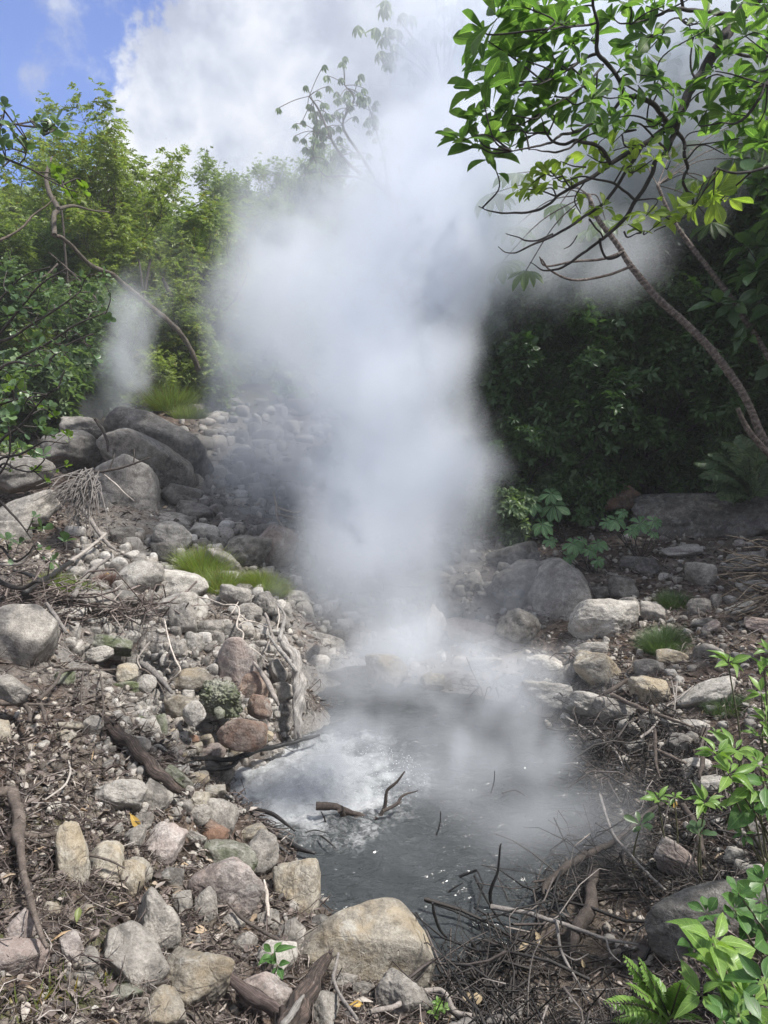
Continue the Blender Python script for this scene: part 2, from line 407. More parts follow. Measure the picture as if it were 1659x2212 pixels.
def rosettes(geo, C, N, size, nleaf, kind, rs, spread=(0.35, 1.25), aspect=0.24, droop=0.0, curl=0.15):
    """a whorl of leaves at each centre C round axis N"""
    C = np.asarray(C, float); N = unit(N); m = len(C); size = np.broadcast_to(size, (m,))
    ref = unit(np.cross(N, rs.normal(size=(m, 3)))); bi = np.cross(N, ref)
    PP = []; DD = []; UU = []; LL = []
    for k in range(nleaf):
        a = 2 * pi * k / nleaf + rs.uniform(-.5, .5, m); th = rs.uniform(*spread, m)
        rad = np.cos(a)[:, None] * ref + np.sin(a)[:, None] * bi
        d = np.cos(th)[:, None] * N + np.sin(th)[:, None] * rad
        d[:, 2] -= droop; d = unit(d)
        PP.append(C + d * (size * 0.10)[:, None]); DD.append(d); UU.append(N + 0.6 * rs.normal(size=(m, 3)) * 0.4); LL.append(size * rs.uniform(0.6, 1.1, m))
    LL = np.concatenate(LL)
    leaves(geo, np.vstack(PP), np.vstack(DD), np.vstack(UU), LL, LL * aspect * rs.uniform(.8, 1.2, len(LL)), kind, rs, curl)

# ------------------------------------------------------------------ materials
def leaf_material(name, dark, mid, lite, trans=0.35, rough=0.42, vein=False, old=0.0):
    m, T = new_mat(name)
    g = T.n('ShaderNodeNewGeometry'); oi = T.n('ShaderNodeObjectInfo')
    r = g.outputs['Random Per Island']
    v = T.math('ADD', T.math('MULTIPLY', r, 0.75), T.math('MULTIPLY', oi.outputs['Random'], 0.25))
    stops = [(0.0, dark), (0.5, mid), (1.0, lite)]
    col = T.ramp(v, stops)
    if old: col = T.mix(T.ss(r, 1 - old, 1 - old * 0.8), col, (0.22, 0.17, 0.03))
    nz = T.noise(g.outputs['Position'], 35, 3, 0.6)
    col = T.mix(1.0, col, T.ramp(nz, [(0.3, (0.78, 0.78, 0.78)), (0.7, (1.15, 1.15, 1.15))]), 'MULTIPLY')
    bump = None
    if vein:
        uv = T.n('ShaderNodeUVMap'); sp = T.n('ShaderNodeSeparateXYZ'); T.l(uv.outputs[0], sp.inputs[0])
        ax = T.math('ABSOLUTE', T.math('SUBTRACT', sp.outputs[0], 0.5))
        mid_ = T.ss(ax, 0.012, 0.05, 1.0, 0.0)
        wv = T.math('SINE', T.math('MULTIPLY', T.math('SUBTRACT', sp.outputs[1], T.math('MULTIPLY', ax, 0.55)), 62.0))
        side = T.ss(wv, 0.86, 1.0)
        vn = T.math('MAXIMUM', mid_, T.math('MULTIPLY', side, 0.45))
        col = T.mix(T.math('MULTIPLY', vn, 0.55), col, tuple(min(1, c * 1.9 + 0.03) for c in lite))
        bump = T.n('ShaderNodeBump'); bump.inputs['Strength'].default_value = 0.35; bump.inputs['Distance'].default_value = 0.004
        T.l(T.math('SUBTRACT', 0.0, vn), bump.inputs['Height'])
    p = T.n('ShaderNodeBsdfPrincipled'); T.l(col, p.inputs['Base Color']); p.inputs['Roughness'].default_value = rough
    p.inputs['Specular IOR Level'].default_value = 0.4
    t = T.n('ShaderNodeBsdfTranslucent'); T.l(T.mix(1.0, col, (1.35, 1.5, 0.65), 'MULTIPLY'), t.inputs[0])
    if bump: T.l(bump.outputs[0], p.inputs['Normal'])
    mx = T.n('ShaderNodeMixShader'); mx.inputs[0].default_value = trans
    T.l(p.outputs[0], mx.inputs[1]); T.l(t.outputs[0], mx.inputs[2])
    finish(T, m, mx.outputs[0]); return m
def bark_material(name, a, b, c, scale=18, rough=0.85, stretch=(1, 1, 1), rings=0.0, obj=False, bump=0.6):
    m, T = new_mat(name)
    g = T.n('ShaderNodeNewGeometry'); P = g.outputs['Position']
    n1 = T.noise(P, scale, 7, 0.65, 0.6); n2 = T.noise(P, scale * 5, 5, 0.65)
    f = T.math('ADD', T.math('MULTIPLY', n1, 0.6), T.math('MULTIPLY', n2, 0.4))
    col = T.ramp(f, [(0.34, a), (0.5, b), (0.66, c)])
    oi = T.n('ShaderNodeObjectInfo')
    col = T.mix(1.0, col, T.ramp(oi.outputs['Random'], [(0, (0.75, 0.75, 0.75)), (1, (1.3, 1.25, 1.2))]), 'MULTIPLY')
    p = T.n('ShaderNodeBsdfPrincipled'); T.l(col, p.inputs['Base Color']); p.inputs['Roughness'].default_value = rough
    bm = T.n('ShaderNodeBump'); bm.inputs['Strength'].default_value = bump; bm.inputs['Distance'].default_value = 0.01
    T.l(f, bm.inputs['Height']); T.l(bm.outputs[0], p.inputs['Normal'])
    finish(T, m, p.outputs[0]); return m
def ring_material(name, a, b, c):
    m, T = new_mat(name); uv = T.n('ShaderNodeTexCoord').outputs['UV']; sp = T.n('ShaderNodeSeparateXYZ'); T.l(uv, sp.inputs[0])
    P = T.n('ShaderNodeNewGeometry').outputs['Position']; nz = T.noise(P, 30, 6, .65)
    v = T.math('ADD', sp.outputs[1], T.math('MULTIPLY', T.noise(P, 9, 4, .6), 3.2)); w_ = T.math('SINE', T.math('MULTIPLY', v, 6.283))
    rg = T.ss(w_, .55, .95)
    col = T.mix(rg, T.ramp(nz, [(.35, a), (.5, b), (.65, c)]), tuple(x * 1.15 for x in c)); col = T.mix(T.ss(w_, -.75, -.98), col, tuple(x * .8 for x in a))
    p = T.n('ShaderNodeBsdfPrincipled'); T.l(col, p.inputs['Base Color']); p.inputs['Roughness'].default_value = .8
    bm = T.n('ShaderNodeBump'); bm.inputs['Distance'].default_value = .01; T.l(T.math('ADD', rg, nz), bm.inputs['Height']); T.l(bm.outputs[0], p.inputs['Normal'])
    finish(T, m, p.outputs[0]); return m
def rock_material(name, dark, mid, lite, tint=None, tint_amt=0.0, wet=0.0, moss=0.0, lichen=0.5):
    m, T = new_mat(name)
    tcn = T.n('ShaderNodeTexCoord'); g = T.n('ShaderNodeNewGeometry'); oi = T.n('ShaderNodeObjectInfo')
    P = T.vec('ADD', g.outputs['Position'], T.vec('SCALE', oi.outputs['Location'], scale=3.7))
    n1 = T.noise(P, 3.2, 6, 0.6, 0.5); n2 = T.noise(P, 17, 8, 0.68); n3 = T.noise(P, 95, 5, 0.7)
    f = T.math('ADD', T.math('MULTIPLY', n1, 0.45), T.math('MULTIPLY', n2, 0.55))
    col = T.ramp(f, [(0.36, dark), (0.48, mid), (0.60, lite), (0.72, tuple(min(1, c * 1.25) for c in lite))])
    # pits and grains
    col = T.mix(1.0, col, T.ramp(n3, [(0.32, (0.62, 0.60, 0.58)), (0.52, (1.0, 1.0, 1.0)), (0.72, (1.28, 1.27, 1.25))]), 'MULTIPLY')
    if tint: col = T.mix(T.math('MULTIPLY', T.ss(T.noise(P, 5.5, 6, 0.6, 0.4), 0.42, 0.62), tint_amt), col, tint)
    # pale lichen blotches
    ang_ = T.math('ADD', 0.53, T.math('MULTIPLY', oi.outputs['Random'], 0.10))
    li = T.math('MULTIPLY', T.math('MULTIPLY', T.math('SUBTRACT', T.noise(P, 9, 9, 0.74, 0.4), ang_), 16.0, clamp=True), lichen)
    col = T.mix(li, col, (0.46, 0.45, 0.42))
    # dark stains
    st = T.math('MULTIPLY', T.ss(T.noise(P, 6.3, 7, 0.7, 0.2), 0.56, 0.66), 0.6)
    col = T.mix(st, col, tuple(c * 0.45 for c in dark))
    if moss:
        mo = T.math('MULTIPLY', T.ss(T.noise(P, 7.5, 7, 0.65), 0.46, 0.60), moss)
        col = T.mix(mo, col, (0.055, 0.075, 0.022))
    col = T.mix(1.0, col, T.ramp(oi.outputs['Random'], [(0, (0.80, 0.79, 0.78)), (1, (1.18, 1.17, 1.15))]), 'MULTIPLY')
    spz = T.n('ShaderNodeSeparateXYZ'); T.l(g.outputs['Position'], spz.inputs[0])
    wl = T.math('MULTIPLY', T.ss(T.math('ADD', spz.outputs[2], T.math('MULTIPLY', T.math('SUBTRACT', n2, .5), .12)), 0.045, 0.10, 1.0, 0.0), T.ss(spz.outputs[1], 7.5, 7.0))
    col = T.mix(T.math('MULTIPLY', wl, .75), col, tuple(c * .35 for c in mid))
    p = T.n('ShaderNodeBsdfPrincipled'); T.l(col, p.inputs['Base Color'])
    T.l(T.math('SUBTRACT', 0.88 - 0.55 * wet, T.math('MULTIPLY', wl, .45 if not wet else .1)), p.inputs['Roughness'])
    crack = T.n('ShaderNodeTexVoronoi', feature='DISTANCE_TO_EDGE')
    T.l(T.vec('ADD', P, T.vec('SCALE', T.n('ShaderNodeTexNoise', inp={'Vector': P, 'Scale': 4.0, 'Detail': 4.0}).outputs['Color'], scale=0.35)), crack.inputs['Vector']); crack.inputs['Scale'].default_value = 5.0
    cr = T.ss(crack.outputs['Distance'], 0.0, 0.035)
    bm = T.n('ShaderNodeBump'); bm.inputs['Strength'].default_value = 0.9; bm.inputs['Distance'].default_value = 0.014
    T.l(T.math('ADD', T.math('ADD', n2, T.math('MULTIPLY', n3, 0.40)), T.math('MULTIPLY', cr, 0.12)), bm.inputs['Height']); T.l(bm.outputs[0], p.inputs['Normal'])
    finish(T, m, p.outputs[0]); return m
RM = {
 'grey': rock_material("grey_stone", (0.11, 0.102, 0.094), (0.215, 0.203, 0.187), (0.36, 0.34, 0.31)),
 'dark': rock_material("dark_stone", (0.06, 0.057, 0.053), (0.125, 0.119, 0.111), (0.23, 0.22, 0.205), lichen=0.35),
 'pale': rock_material("pale_stone", (0.19, 0.18, 0.165), (0.33, 0.315, 0.29), (0.47, 0.45, 0.42), lichen=0.6),
 'ochre': rock_material("ochre_stone", (0.12, 0.108, 0.092), (0.245, 0.225, 0.19), (0.40, 0.375, 0.325), (0.34, 0.27, 0.17), 0.55),
 'pink': rock_material("pinkish_stone", (0.13, 0.113, 0.105), (0.25, 0.222, 0.21), (0.42, 0.385, 0.365), (0.32, 0.245, 0.215), 0.5),
 'green': rock_material("mossy_stone", (0.09, 0.09, 0.075), (0.19, 0.19, 0.16), (0.32, 0.32, 0.28), (0.12, 0.15, 0.07), 0.5, moss=0.75),
 'red': rock_material("red_stone", (0.095, 0.070, 0.058), (0.19, 0.14, 0.115), (0.33, 0.27, 0.225), (0.28, 0.15, 0.09), 0.5),
 'wet': rock_material("wet_dark_stone", (0.015, 0.015, 0.016), (0.04, 0.04, 0.042), (0.09, 0.09, 0.092), wet=0.75, lichen=0.1),
}
# ------------------------------------------------------------------ rocks
def icosphere(sub):
    t = (1 + 5 ** .5) / 2
    V = [(-1,t,0),(1,t,0),(-1,-t,0),(1,-t,0),(0,-1,t),(0,1,t),(0,-1,-t),(0,1,-t),(t,0,-1),(t,0,1),(-t,0,-1),(-t,0,1)]
    Fc = np.array([(0,11,5),(0,5,1),(0,1,7),(0,7,10),(0,10,11),(1,5,9),(5,11,4),(11,10,2),(10,7,6),(7,1,8),(3,9,4),(3,4,2),(3,2,6),(3,6,8),(3,8,9),(4,9,5),(2,4,11),(6,2,10),(8,6,7),(9,8,1)])
    V = unit(np.array(V, float))
    for _ in range(sub):
        E = np.sort(np.concatenate([Fc[:, [0,1]], Fc[:, [1,2]], Fc[:, [2,0]]]), 1)
        U, inv = np.unique(E, axis=0, return_inverse=True); inv = inv.reshape(-1)
        mid = unit(V[U[:, 0]] + V[U[:, 1]]); b = len(V); V = np.vstack([V, mid]); m = len(Fc)
        a_, b_, c_ = inv[:m] + b, inv[m:2*m] + b, inv[2*m:] + b
        Fc = np.vstack([np.column_stack([Fc[:,0], a_, c_]), np.column_stack([Fc[:,1], b_, a_]), np.column_stack([Fc[:,2], c_, b_]), np.column_stack([a_, b_, c_])])
    return V, Fc
_ICO = {k: icosphere(k) for k in (1, 2, 3, 4, 5)}
def rock_verts(seed, size, sub=4, angular=0.5, outline=None, knob=0.0, boxy=0.0):
    """vertices of a boulder with half sizes `size` (local x right, y away, z up)"""
    rs = np.random.RandomState(seed); D, Fc = _ICO[sub]
    if outline is not None:                            # convex outline in local x,z (units of the half sizes)
        o = np.array(outline, float); n = len(o); N = []; Hh = []
        for i in range(n):
            a, b = o[i], o[(i + 1) % n]; e = b - a; nn = np.array([e[1], -e[0]]); nn /= np.linalg.norm(nn)
            h = nn @ a
            if h < 0: nn = -nn; h = -h
            ty = rs.uniform(-.35, .25); N.append(unit([nn[0], ty, nn[1]])); Hh.append(max(h, .15))
        for k in range(8):
            N.append(unit([rs.uniform(-.75, .75), -1 if k < 3 else 1, rs.uniform(-.6, .9)])); Hh.append(rs.uniform(.62, .9))
        N = np.array(N); Hh = np.array(Hh); p = 22
    else:
        k = 13 + int(6 * rs.rand()); N = unit(rs.normal(size=(k, 3))); Hh = rs.uniform(0.68, 1.08, k)
        N = np.vstack([N, np.eye(3), -np.eye(3)]); Hh = np.concatenate([Hh, rs.uniform(.88, 1.0, 6)]); p = 5 + 15 * angular
    s = (np.clip(D @ N.T, 0, None) / Hh) ** p
    r = s.sum(1) ** (-1 / p)
    V = D * r[:, None]
    if outline is None:
        lo, hi = V.min(0), V.max(0); V = (V - (lo + hi) / 2) / ((hi - lo) / 2)
    q = V * 1.3 + seed * 3.1
    n = 0.10 * fbm(q, 2) + 0.022 * fbm(q * 4.1, 3) - 0.035 * np.abs(fbm(q * 2.2 + 7, 3)) * (0.5 + angular)
    if sub >= 4: n = n + 0.010 * fbm(q * 13, 2)
    if knob: n = n + knob * (np.abs(gnoise(q * 3.5)) - .3) + knob * .5 * np.abs(gnoise(q * 7.5))
    V = V + D * (n * (.5 if outline is not None else 1.0))[:, None]
    return V * np.array(size), Fc

# ------------------------------------------------------------------ boulders and stones, one by one
# (x, y, half width, half height in the picture, tilt, look, options, label)
O = dict
SLAB = [(-1,.35),(-.75,.85),(-.2,1),(.4,.75),(1,.2),(1,-.8),(.6,-.95),(-.1,-.3),(-.85,-.2)]
ROCKS = [
(333,951,104,52,-22,'dark',O(Y=9.3,ang=.8,out=[(-1,-.1),(-.9,.8),(-.3,1),(.5,.85),(1,.35),(.95,-.9),(.5,-1),(-.6,-.7)]),'huge dark grey slab boulder topmost on the left rock pile'),
(322,1003,106,52,-30,'grey',O(Y=8.9,ang=.8,out=[(-1,.2),(-.7,.9),(0,1),(.7,.7),(1,-.1),(.8,-.9),(-.2,-1),(-.9,-.5)]),'wide grey boulder with a ridge squeezed under the dark topmost slab'),
(283,1055,80,60,-28,'grey',O(Y=8.4,ang=1,out=[(-1,.1),(-.55,1),(.35,.9),(1,-.35),(.55,-1),(-.45,-.95)]),'squared angular boulder with a flat lit top in front of the left rock pile'),
(157,977,63,46,8,'dark',O(Y=9.2),'rounded dark grey boulder left of the big slab pile'),
(182,930,46,28,-8,'grey',O(Y=10),'flat topped grey boulder peeking out behind the rounded dark one'),
(228,1118,38,35,20,'dark',O(Y=8.1,ang=.9),'small dark wedge shaped boulder under the squared angular boulder'),
(40,1025,70,40,5,'grey',O(Y=7.6),'long grey boulder half hidden behind the round-leaved green shrub'),
(62,1108,64,34,22,'grey',O(Y=7.0),'sloping grey boulder under a nest of bleached roots at the left edge'),
(20,1152,44,28,5,'grey',O(Y=6.6),'squat grey boulder at the left edge below the sloping one'),
(273,1158,31,20,0,'dark',O(),'low dark rounded stone in red litter below the pile'),
(392,1073,40,23,-15,'dark',O(Y=8.6),'cracked dark boulder to the right of the squared angular boulder'),
(423,1110,40,23,-22,'dark',O(Y=8.3),'dark lying boulder wedged beneath the cracked dark boulder'),
(355,1132,55,25,0,'grey',O(Y=8.1),'broad low grey boulder below the squared angular boulder'),
(374,1162,40,32,-20,'pale',O(ang=.8),'pale lichen spotted boulder below the left rock pile'),
(440,1152,32,21,-10,'pale',O(ang=.8),'pale flat stone crossed by a thin stick'),
(356,1197,27,24,0,'dark',O(ang=.1),'dark egg shaped boulder in front of the pale lichen boulder'),
(535,1192,46,33,-8,'dark',O(Y=7.3,ang=.4),'plump brown-grey boulder with a white seam beside the steam'),
(472,1186,32,24,-20,'dark',O(Y=7.6),'dark boulder tucked behind the plump one with the white seam'),
(480,1217,40,24,-35,'grey',O(),'smooth grey boulder rising out of the green grass tuft'),
(592,1185,42,48,-20,'pink',O(Y=7.5,ang=.5),'tall weathered boulder at the edge of the steam behind the white seamed one'),
(297,1248,52,38,-5,'pale',O(ang=.3),'large smooth pale boulder leftmost of the two by the misty grass'),
(394,1264,54,31,-8,'pale',O(ang=.3),'large smooth hollow-topped pale boulder right below the misty grass'),
(394,1316,54,33,0,'pale',O(ang=.4),'worn pale boulder directly below the hollow-topped one'),
(205,1302,44,27,-18,'grey',O(ang=.3),'low domed grey boulder left of the misty boulders'),
(258,1296,40,24,0,'dark',O(ang=.4),'dark grey boulder behind a slanting bleached stick'),
(325,1297,19,17,30,'grey',O(ang=1),'small upright grey splinter of rock between pale boulders'),
(508,1290,33,24,-10,'pale',O(ang=.3),'pale domed stone just below the bright grass hummock'),
(570,1307,28,26,10,'dark',O(knob=.12),'knobbly cracked dark stone under the bright grass hummock'),
(539,1322,27,20,-5,'grey',O(),'grey split stone in front of the pale domed one'),
(455,1360,28,20,0,'grey',O(ang=.4),'rounded grey stone with a hollow underneath'),
(500,1364,23,18,0,'dark',O(ang=.4),'round grey stone caught under pale roots'),
(419,1390,23,22,-20,'pale',O(ang=.4),'smooth pale egg stone above the dark hollow'),
(386,1402,20,18,0,'grey',O(ang=.3),'dull grey stone left of the pale egg stone'),
(395,1340,28,36,0,'grey',O(ang=.4),'tall worn grey boulder running down toward the dark hollow'),
(510,1434,43,56,12,'pink',O(ang=.8,out=[(-.9,-.6),(-.8,.4),(-.2,1),(.4,.9),(1,0),(.9,-1),(-.5,-1)]),'tall upright streaked boulder above the crusted stones'),
(546,1480,36,30,-20,'red',O(),'rust coloured boulder at the foot of the tall streaked one'),
(601,1456,20,30,0,'grey',O(),'narrow grey stone left of the bleached stump'),
(610,1494,30,20,0,'grey',O(),'flat grey stone behind the bleached stump'),
(470,1104,17,15,0,'grey',O(),'misty round boulder beside the left rock pile'),
(528,1144,26,20,0,'dark',O(Y=8.4),'cracked dark boulder with a rusty root behind the white seamed one'),
(558,1153,24,19,0,'grey',O(Y=8.2),'grey boulder fading into the steam above the white seamed one'),
(628,1294,46,18,-5,'pale',O(),'long pale stone half lost in steam beside the bright hummock'),
(45,1380,76,76,0,'grey',O(Y=4.1,ang=.6,out=[(-1,-.6),(-1,.7),(-.3,1),(.5,.85),(1,.2),(.75,-.35),(.1,-1),(-.6,-1)]),'massive grey boulder with whitish lower rim at the left edge'),
(155,1327,30,14,-5,'pale',O(),'low pale stone under sticks right of the massive left boulder'),
(243,1394,39,21,-10,'green',O(Y=4.75),'lichened yellow-green boulder on top of the mossy stack'),
(216,1413,28,16,5,'pale',O(Y=4.65),'pale cap stone on the mossy stack'),
(275,1452,23,19,0,'ochre',O(Y=4.4,ang=.3),'rounded tan stone in the middle of the mossy stack'),
(268,1486,38,16,-4,'green',O(Y=4.35),'green slimy ledge stone over the black hollow'),
(317,1478,20,20,-20,'pale',O(Y=4.4),'white pointed stone right of the slimy ledge'),
(331,1507,16,19,0,'grey',O(Y=4.4),'grey pointed stone below the white pointed one'),
(306,1536,15,19,25,'pale',O(Y=4.2,ang=.9),'bright white angular stone at the mouth of the black hollow'),
(259,1539,19,17,0,'green',O(Y=4.3,ang=.3),'dark green round stone inside the black hollow'),
(194,1527,19,21,0,'green',O(Y=4.2),'dark green block on the left side of the black hollow'),
(284,1568,27,23,-20,'green',O(Y=4.0),'greenish smooth block under the mouth of the black hollow'),
(331,1579,16,27,10,'pale',O(Y=4.0),'upright white stone next to the bright green one'),
(348,1567,13,25,0,'green',O(Y=4.05,ang=.2),'bright green upright oval stone'),
(388,1527,31,25,15,'ochre',O(Y=4.3),'orange crusted boulder with a fallen orange leaf on top'),
(419,1542,24,23,40,'pale',O(Y=4.15,ang=.6),'smooth white leaning stone beside the orange crusted boulder'),
(414,1470,42,26,10,'ochre',O(Y=4.6),'yellow-brown boulder above the orange crusted one'),
(140,1467,22,16,0,'green',O(),'mossy stone sunk in twigs left of the mossy stack'),
(479,1510,40,34,-10,'green',O(Y=4.35,knob=.3,sub=5),'dark crusted mound of cemented mossy pebbles'),
(475,1540,11,13,10,'green',O(Y=4.2),'small yellow-green pebble stuck at the foot of the crusted mound'),
(562,1527,28,24,-20,'red',O(Y=4.4),'reddish cracked stone right of the crusted mound'),
(525,1588,50,32,-10,'red',O(Y=4.1,ang=.4,sub=5),'smooth orange-red rock face stained by hot water'),
(446,1600,16,13,0,'ochre',O(ang=.1),'round tan cobble largest below the crusted mound'),
(425,1617,13,13,0,'ochre',O(ang=.2),'small tan cobble left below the round tan one'),
(461,1626,25,19,0,'pink',O(),'brownish rounded stone above the black drift branch'),
(508,1621,16,14,0,'ochre',O(ang=.9),'pale angular cobble right above the black drift branch'),
(418,1596,12,10,0,'red',O(),'tiny rust cobble below the orange crusted boulder'),
(430,1682,23,15,5,'ochre',O(ang=.6),'tan faceted stone below the black drift branch'),
(482,1679,23,17,-5,'ochre',O(ang=.7),'brown faceted stone under the fork of the black drift branch'),
(461,1712,27,18,10,'ochre',O(ang=.9),'flat faceted tan stone close to the boiling water'),
(425,1728,27,17,-8,'ochre',O(ang=.8),'tan wedge stone below the end of the rotten log'),
(387,1682,36,16,-36,'green',O(ang=.8),'long greenish stone lying along the rotten log'),
(260,1718,50,33,-12,'pale',O(ang=.6,sub=5),'broad pale crumbly boulder in the middle of the left litter slope'),
(335,1722,33,30,-30,'grey',O(ang=.7),'grey sloping boulder right of the broad pale crumbly one'),
(22,1488,40,25,-35,'grey',O(Y=3.3),'pale grey stone leaning down below the massive left boulder'),
(2,1580,18,27,0,'ochre',O(),'tan rounded stone cut by the left edge'),
(430,1760,28,23,10,'grey',O(ang=.2),'round grey cobble left of the big brown one by the water'),
(478,1766,34,36,-15,'grey',O(ang=.3,wet=1),'big smooth brown-grey stone by the boiling water'),
(460,1796,34,26,-10,'red',O(ang=.5),'rusty textured stone in front of the big smooth one'),
(295,1615,27,22,-25,'grey',O(),'grey stone under the upper end of the rotten log'),
(202,1568,21,21,0,'grey',O(),'grey block under the head of the rotten log'),
(148,1571,33,11,-8,'ochre',O(ang=.7),'flat yellow stone slab in the litter'),
(142,1591,21,14,-20,'ochre',O(ang=.9),'small cream angular stone below the flat yellow slab'),
(313,1772,18,18,10,'grey',O(ang=.8),'small grey pointed stone behind the yellow fallen leaf'),
(158,1850,32,68,4,'ochre',O(ang=.4,sub=5),'upright yellowish potato shaped boulder left of the middle slope'),
(230,1866,36,45,-10,'ochre',O(ang=.6),'blunt tan boulder right of the upright yellowish one'),
(285,1900,25,37,-10,'ochre',O(ang=.6),'narrow cream stone standing beside the blunt tan boulder'),
(304,1878,23,30,10,'ochre',O(ang=.8),'brown split stone behind the narrow cream one'),
(292,1812,28,22,35,'grey',O(ang=.9),'rough grey stone tilted over a dark gap'),
(353,1829,40,44,-25,'pink',O(ang=.5,sub=5),'pinkish boulder with mossy foot left of the green-grey one'),
(425,1812,21,14,-15,'pale',O(),'crumbly pale stone above the green-grey boulder'),
(495,1852,62,35,-20,'green',O(ang=.25,sub=5),'long green-grey boulder lying above the big pink one'),
(566,1850,35,50,-25,'grey',O(ang=.5,wet=1),'grey pointed boulder dipping into the pool'),
(541,1800,36,17,5,'ochre',O(ang=.3),'low tan stone at the waterline among black roots'),
(488,1925,72,60,-28,'pink',O(ang=.45,sub=5),'big pink-grey boulder above the leaf filled gap'),
(446,1955,23,33,5,'grey',O(ang=.4),'upright speckled stone leaning on the big pink-grey boulder'),
(367,1898,27,22,-15,'grey',O(),'small brown-grey stone under curled bark strips'),
(338,1993,43,68,12,'grey',O(ang=.5,sub=5),'tall smooth grey boulder standing in the litter'),
(291,2068,76,52,-42,'grey',O(ang=.8,sub=5,out=[(-1,.1),(-.7,.9),(.1,1),(1,.35),(1,-.5),(.3,-1),(-.7,-.8)]),'grey boulder with sharp upper edge left of the buff one'),
(421,2118,72,54,-22,'ochre',O(ang=.5,sub=5),'rounded buff boulder near the bottom left'),
(350,2182,45,44,5,'ochre',O(ang=.9,sub=5),'cream square block at the bottom edge'),
(268,2143,40,18,-12,'green',O(),'half buried mossy stone left of the cream block'),
(42,2066,58,40,-8,'pink',O(ang=.5,sub=5),'big pitted whitish-pink boulder in the lower left corner'),
(150,2050,25,31,15,'pink',O(),'reddish pointed stone right of the pitted corner boulder'),
(45,2005,34,29,25,'pink',O(),'rough pink stone above the pitted corner boulder'),
(111,1967,18,17,-20,'ochre',O(ang=.2),'small yellow round stone in the moss'),
(187,1966,15,11,0,'ochre',O(),'little tan stone right of the small yellow one'),
(506,1992,23,19,0,'grey',O(ang=.8),'grey chunk under the end of a fallen twig'),
(396,1956,20,28,5,'grey',O(),'brown-grey stone between two boulders beside curled bark'),
(533,2035,25,20,5,'grey',O(),'pale grey stone beside a bed of dead leaves'),
(580,1988,24,20,0,'grey',O(),'grey chunk of stone below the tall ochre topped boulder'),
(192,2077,23,29,-10,'grey',O(),'pale grey lump between reddish stone and sharp edged boulder'),
(178,2110,22,11,-15,'grey',O(),'flat stone in the moss near the lower left corner'),
(645,1936,50,68,5,'ochre',O(ang=.12,sub=5,Y=3.0),'upright rounded boulder with ochre top at the water edge'),
(790,2038,148,98,-14,'ochre',O(ang=.8,sub=5,Y=2.62,out=[(-1,-.55),(-.85,-.1),(-.1,.78),(.2,1),(.5,.85),(.98,.12),(1,-.35),(.85,-.95),(.2,-1),(-.6,-.8)]),'great three-cornered tan boulder with white stains at the near end of the pool'),
(632,2016,34,27,-8,'grey',O(),'light grey stone between the ochre topped boulder and the great tan one'),
(598,2072,42,34,-8,'pale',O(ang=.6),'whitish stone behind a drooping green shoot'),
(568,2150,50,42,-38,'pink',O(ang=.5,sub=5),'brown-grey boulder beside the fibrous dark plank'),
(870,2166,58,44,-32,'grey',O(ang=.8,sub=5),'grey wedge boulder under a curved stick at the bottom edge'),
(786,2138,24,17,5,'grey',O(),'small brown stone under the great tan boulder'),
(698,2182,30,36,-25,'grey',O(),'greenish grey stone right of the rotten stump'),
(694,2002,22,23,0,'dark',O(),'dark stone wedged against the great tan boulder'),
(742,2124,28,18,0,'grey',O(),'grey stone buried in twigs below the great tan boulder'),
(1202,1286,70,72,30,'grey',O(Y=6.9,ang=.5,sub=5,out=[(-1,-.5),(-.75,.4),(-.1,1),(.6,.9),(1,.1),(.8,-.7),(.1,-1),(-.7,-1)]),'large egg shaped boulder with a white vein on the right bank'),
(1118,1266,75,46,32,'grey',O(Y=7.2,ang=.5,sub=5),'long sloping boulder behind the white veined egg shaped one'),
(1108,1208,56,28,16,'dark',O(Y=8.0),'grey boulder farthest back in the mist on the right bank'),
(1300,1344,71,47,0,'pale',O(Y=6.0,ang=.5,sub=5),'broad speckled boulder with a white lichen cap on the right bank'),
(1512,1244,31,27,0,'grey',O(ang=.4),'round hollow-faced grey stone on the upper right litter slope'),
(1346,1272,31,27,0,'dark',O(),'dim round boulder above the lichen capped one'),
(1300,1283,20,15,0,'dark',O(),'small dim stone between the veined boulder and the dim round one'),
(1470,1192,42,15,8,'pale',O(ang=.8),'pale wedge stone at the foot of the shaded cliff rock'),
(1364,1219,24,17,0,'dark',O(),'dark stone under the palmate leaved seedling'),
(1398,1226,24,21,0,'dark',O(),'dark pointed stone right of the palmate leaved seedling'),
(1408,1324,26,22,-5,'grey',O(ang=.5),'grooved grey stone right of the lichen capped boulder'),
(1359,1306,22,15,5,'grey',O(),'little blocky stone behind the lichen capped boulder'),
(1278,1404,36,16,10,'pale',O(ang=.8),'flat whitish stone in front of the lichen capped boulder'),
(1120,1352,42,33,-20,'dark',O(Y=6.2),'dark overhanging boulder at the edge of the steam, right bank'),
(1100,1386,34,22,-20,'pink',O(),'orange tinted stone under the dark overhanging boulder'),
(1177,1444,43,28,0,'pale',O(ang=.15,sub=5),'smooth domed boulder with a white ring at the misty right shore'),
(1288,1451,49,39,-10,'ochre',O(ang=.7,sub=5),'tan faceted boulder right of the smooth domed one'),
(1228,1458,22,20,35,'grey',O(ang=.2),'small smooth stone leaning between the domed and the faceted boulder'),
(1182,1501,52,29,5,'pale',O(ang=.6,sub=5),'flat bright boulder lowest on the misty right shore'),
(1262,1524,47,28,-10,'pale',O(ang=.4,sub=5),'left lobe of the twin boulders by the pool, streaked white'),
(1322,1538,43,29,-10,'grey',O(ang=.2,sub=5),'right lobe of the twin boulders by the pool, smooth grey'),
(1400,1444,31,20,0,'grey',O(ang=.6),'faceted grey stone above the tan table stone'),
